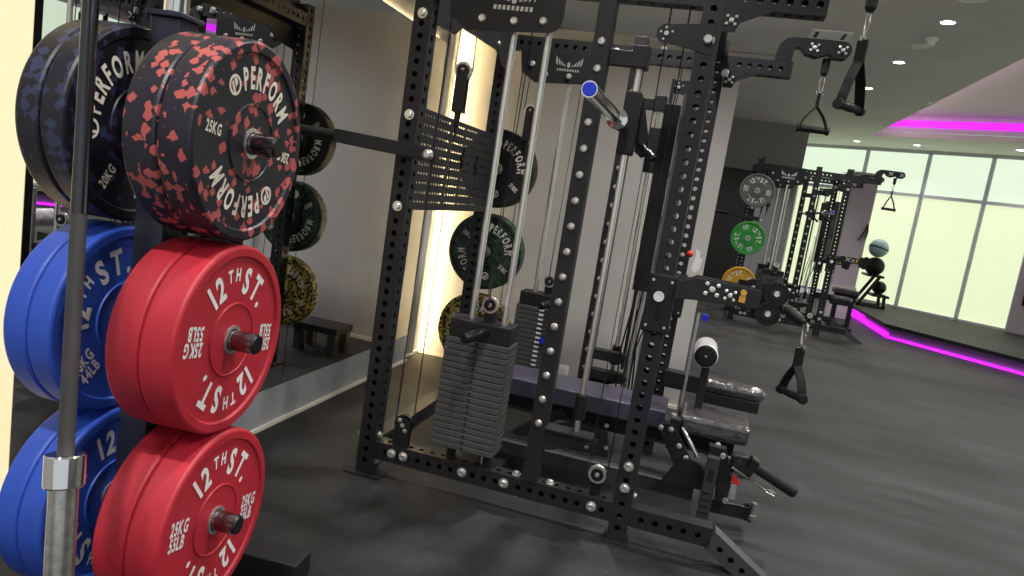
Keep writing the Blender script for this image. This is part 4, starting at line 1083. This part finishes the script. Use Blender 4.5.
# ball rack on the platform
br = thing('ball_rack', 'black slanted stand with exercise balls on the platform', 'ball rack', (3.05, 14.06, PZ))
b = MB()
for y in (13.86, 14.26):
    b = MB(); b.bar((2.82, y, PZ), (3.10, y, PZ+0.56), 0.04, 0.05, up=(1, 0, 0)); b.bar((3.26, y, PZ), (3.24, y, PZ+0.22), 0.04, 0.05, up=(1, 0, 0)); b.bar((2.80, y, PZ+0.02), (3.28, y, PZ+0.02), 0.04, 0.04)
    obj('side_frame', b, 'black2', br)
for x, z in ((3.02, 0.56), (3.17, 0.22)):
    b = MB(); b.bx(x-0.14, x-0.10, 13.80, 14.32, PZ+z-0.02, PZ+z+0.02); b.bx(x+0.10, x+0.14, 13.80, 14.32, PZ+z-0.02, PZ+z+0.02)
    b.bx(x-0.12, x+0.12, 13.82, 13.86, PZ+z-0.02, PZ+z+0.02); b.bx(x-0.12, x+0.12, 14.26, 14.30, PZ+z-0.02, PZ+z+0.02)
    obj('shelf', b, 'black2', br)
def ball(c, r, m, lab, two=None):
    t = thing('exercise_ball', lab, 'exercise ball', (c[0], c[1], c[2]-r), 'balls on the stand')
    obj('shell', MB().sphere(c, r, 28), m, t)
    b = MB(); b.ring(c, (0.2, 0.1, 1), r*0.985, r*1.012, -0.012, 0.012, 32); obj('seam_band', b, 'plastic', t)
    return t
ball((3.02, 14.06, PZ+0.56+0.165), 0.165, 'rubber', 'black exercise ball on the upper shelf of the stand')
ball((3.02, 14.06, PZ+0.56+0.165+0.33), 0.165, 'tealball', 'pale teal exercise ball on top of the stand')
ball((3.17, 14.06, PZ+0.22+0.14), 0.12, 'plastic', 'black exercise ball on the lower shelf of the stand')
hs = tag(obj('hanging_strap', MB().strap([(2.54, 12.93, 1.62), (2.50, 12.93, 1.48), (2.44, 12.93, 1.34)], 0.05, 0.01, (0, 1, 0)).strap([(2.54, 12.93, 1.62), (2.56, 12.93, 1.50), (2.55, 12.93, 1.38)], 0.05, 0.01, (0, 1, 0)), 'web'), 'black strap hanging on the purple grey column', 'strap')

# ================================================================== LIGHT
def lamp(kind, name, loc, energy, color=(1, 1, 1), size=0.1, rot=None, **k):
    l = bpy.data.lights.new(name, kind); l.energy = energy; l.color = color
    if kind in ('POINT', 'SPOT'): l.shadow_soft_size = size
    for a, v in k.items(): setattr(l, a, v)
    o = bpy.data.objects.new(name, l); link(o); o.location = loc
    if rot: o.rotation_euler = rot
    return o
for x, y, z, p in LIGHTS:
    lamp('SPOT', 'downlight_or_fill_lamp', (x, y, z), p*2, (1, 0.965, 0.92), 0.05, spot_size=math.radians(120), spot_blend=0.8)
# rest of the downlight row, plus unseen spots added to brighten plates and walls
for x, y, p in ((1.54, 5.05, 230), (1.54, 3.5, 230), (1.54, 1.95, 200), (1.54, 0.4, 170), (-0.9, 0.1, 200), (-0.4, 1.7, 120), (-0.4, 3.4, 190), (4.2, 1.0, 260), (4.2, 4.0, 260), (4.2, 7.0, 260), (4.2, 9.5, 220), (-0.9, -1.2, 150), (-0.6, 6.5, 100), (-0.6, 9.5, 110), (-0.3, 12.0, 90), (0.9, 11.9, 130)):
    t_z = CZ + (RH if x > XC else 0) - 0.012
    lamp('SPOT', 'downlight_or_fill_lamp', (x, y, t_z), p, (1, 0.965, 0.92), 0.06, spot_size=math.radians(130), spot_blend=0.8)
w = bpy.data.worlds.new('World'); SC.world = w; w.use_nodes = True
bg = w.node_tree.nodes['Background']; bg.inputs[0].default_value = (0.82, 0.86, 0.88, 1); bg.inputs[1].default_value = 0.6

# ================================================================== CAMERA
yaw, pitch, roll = [math.radians(a) for a in (14.32137, 8.0108, 8.85522)]
f = V((-math.sin(yaw)*math.cos(pitch), math.cos(yaw)*math.cos(pitch), -math.sin(pitch)))
r = V((math.cos(yaw), math.sin(yaw), 0)); u = r.cross(f)
rx = r*math.cos(roll) + u*math.sin(roll); up = -r*math.sin(roll) + u*math.cos(roll)
cam = bpy.data.cameras.new('Camera'); co = bpy.data.objects.new('Camera', cam); link(co)
Mx = Matrix((rx, up, -f)).transposed().to_4x4(); Mx.translation = V((0, 0, 1.33)); co.matrix_world = Mx
cam.sensor_width = 36; cam.sensor_fit = 'HORIZONTAL'; cam.lens = 710/1024*36; cam.clip_start = 0.02; cam.clip_end = 100
SC.camera = co
SC.view_settings.view_transform = 'Standard'; SC.view_settings.look = 'None'; SC.view_settings.gamma = 1; SC.view_settings.use_curve_mapping = False
SC.view_settings.exposure = 0.2
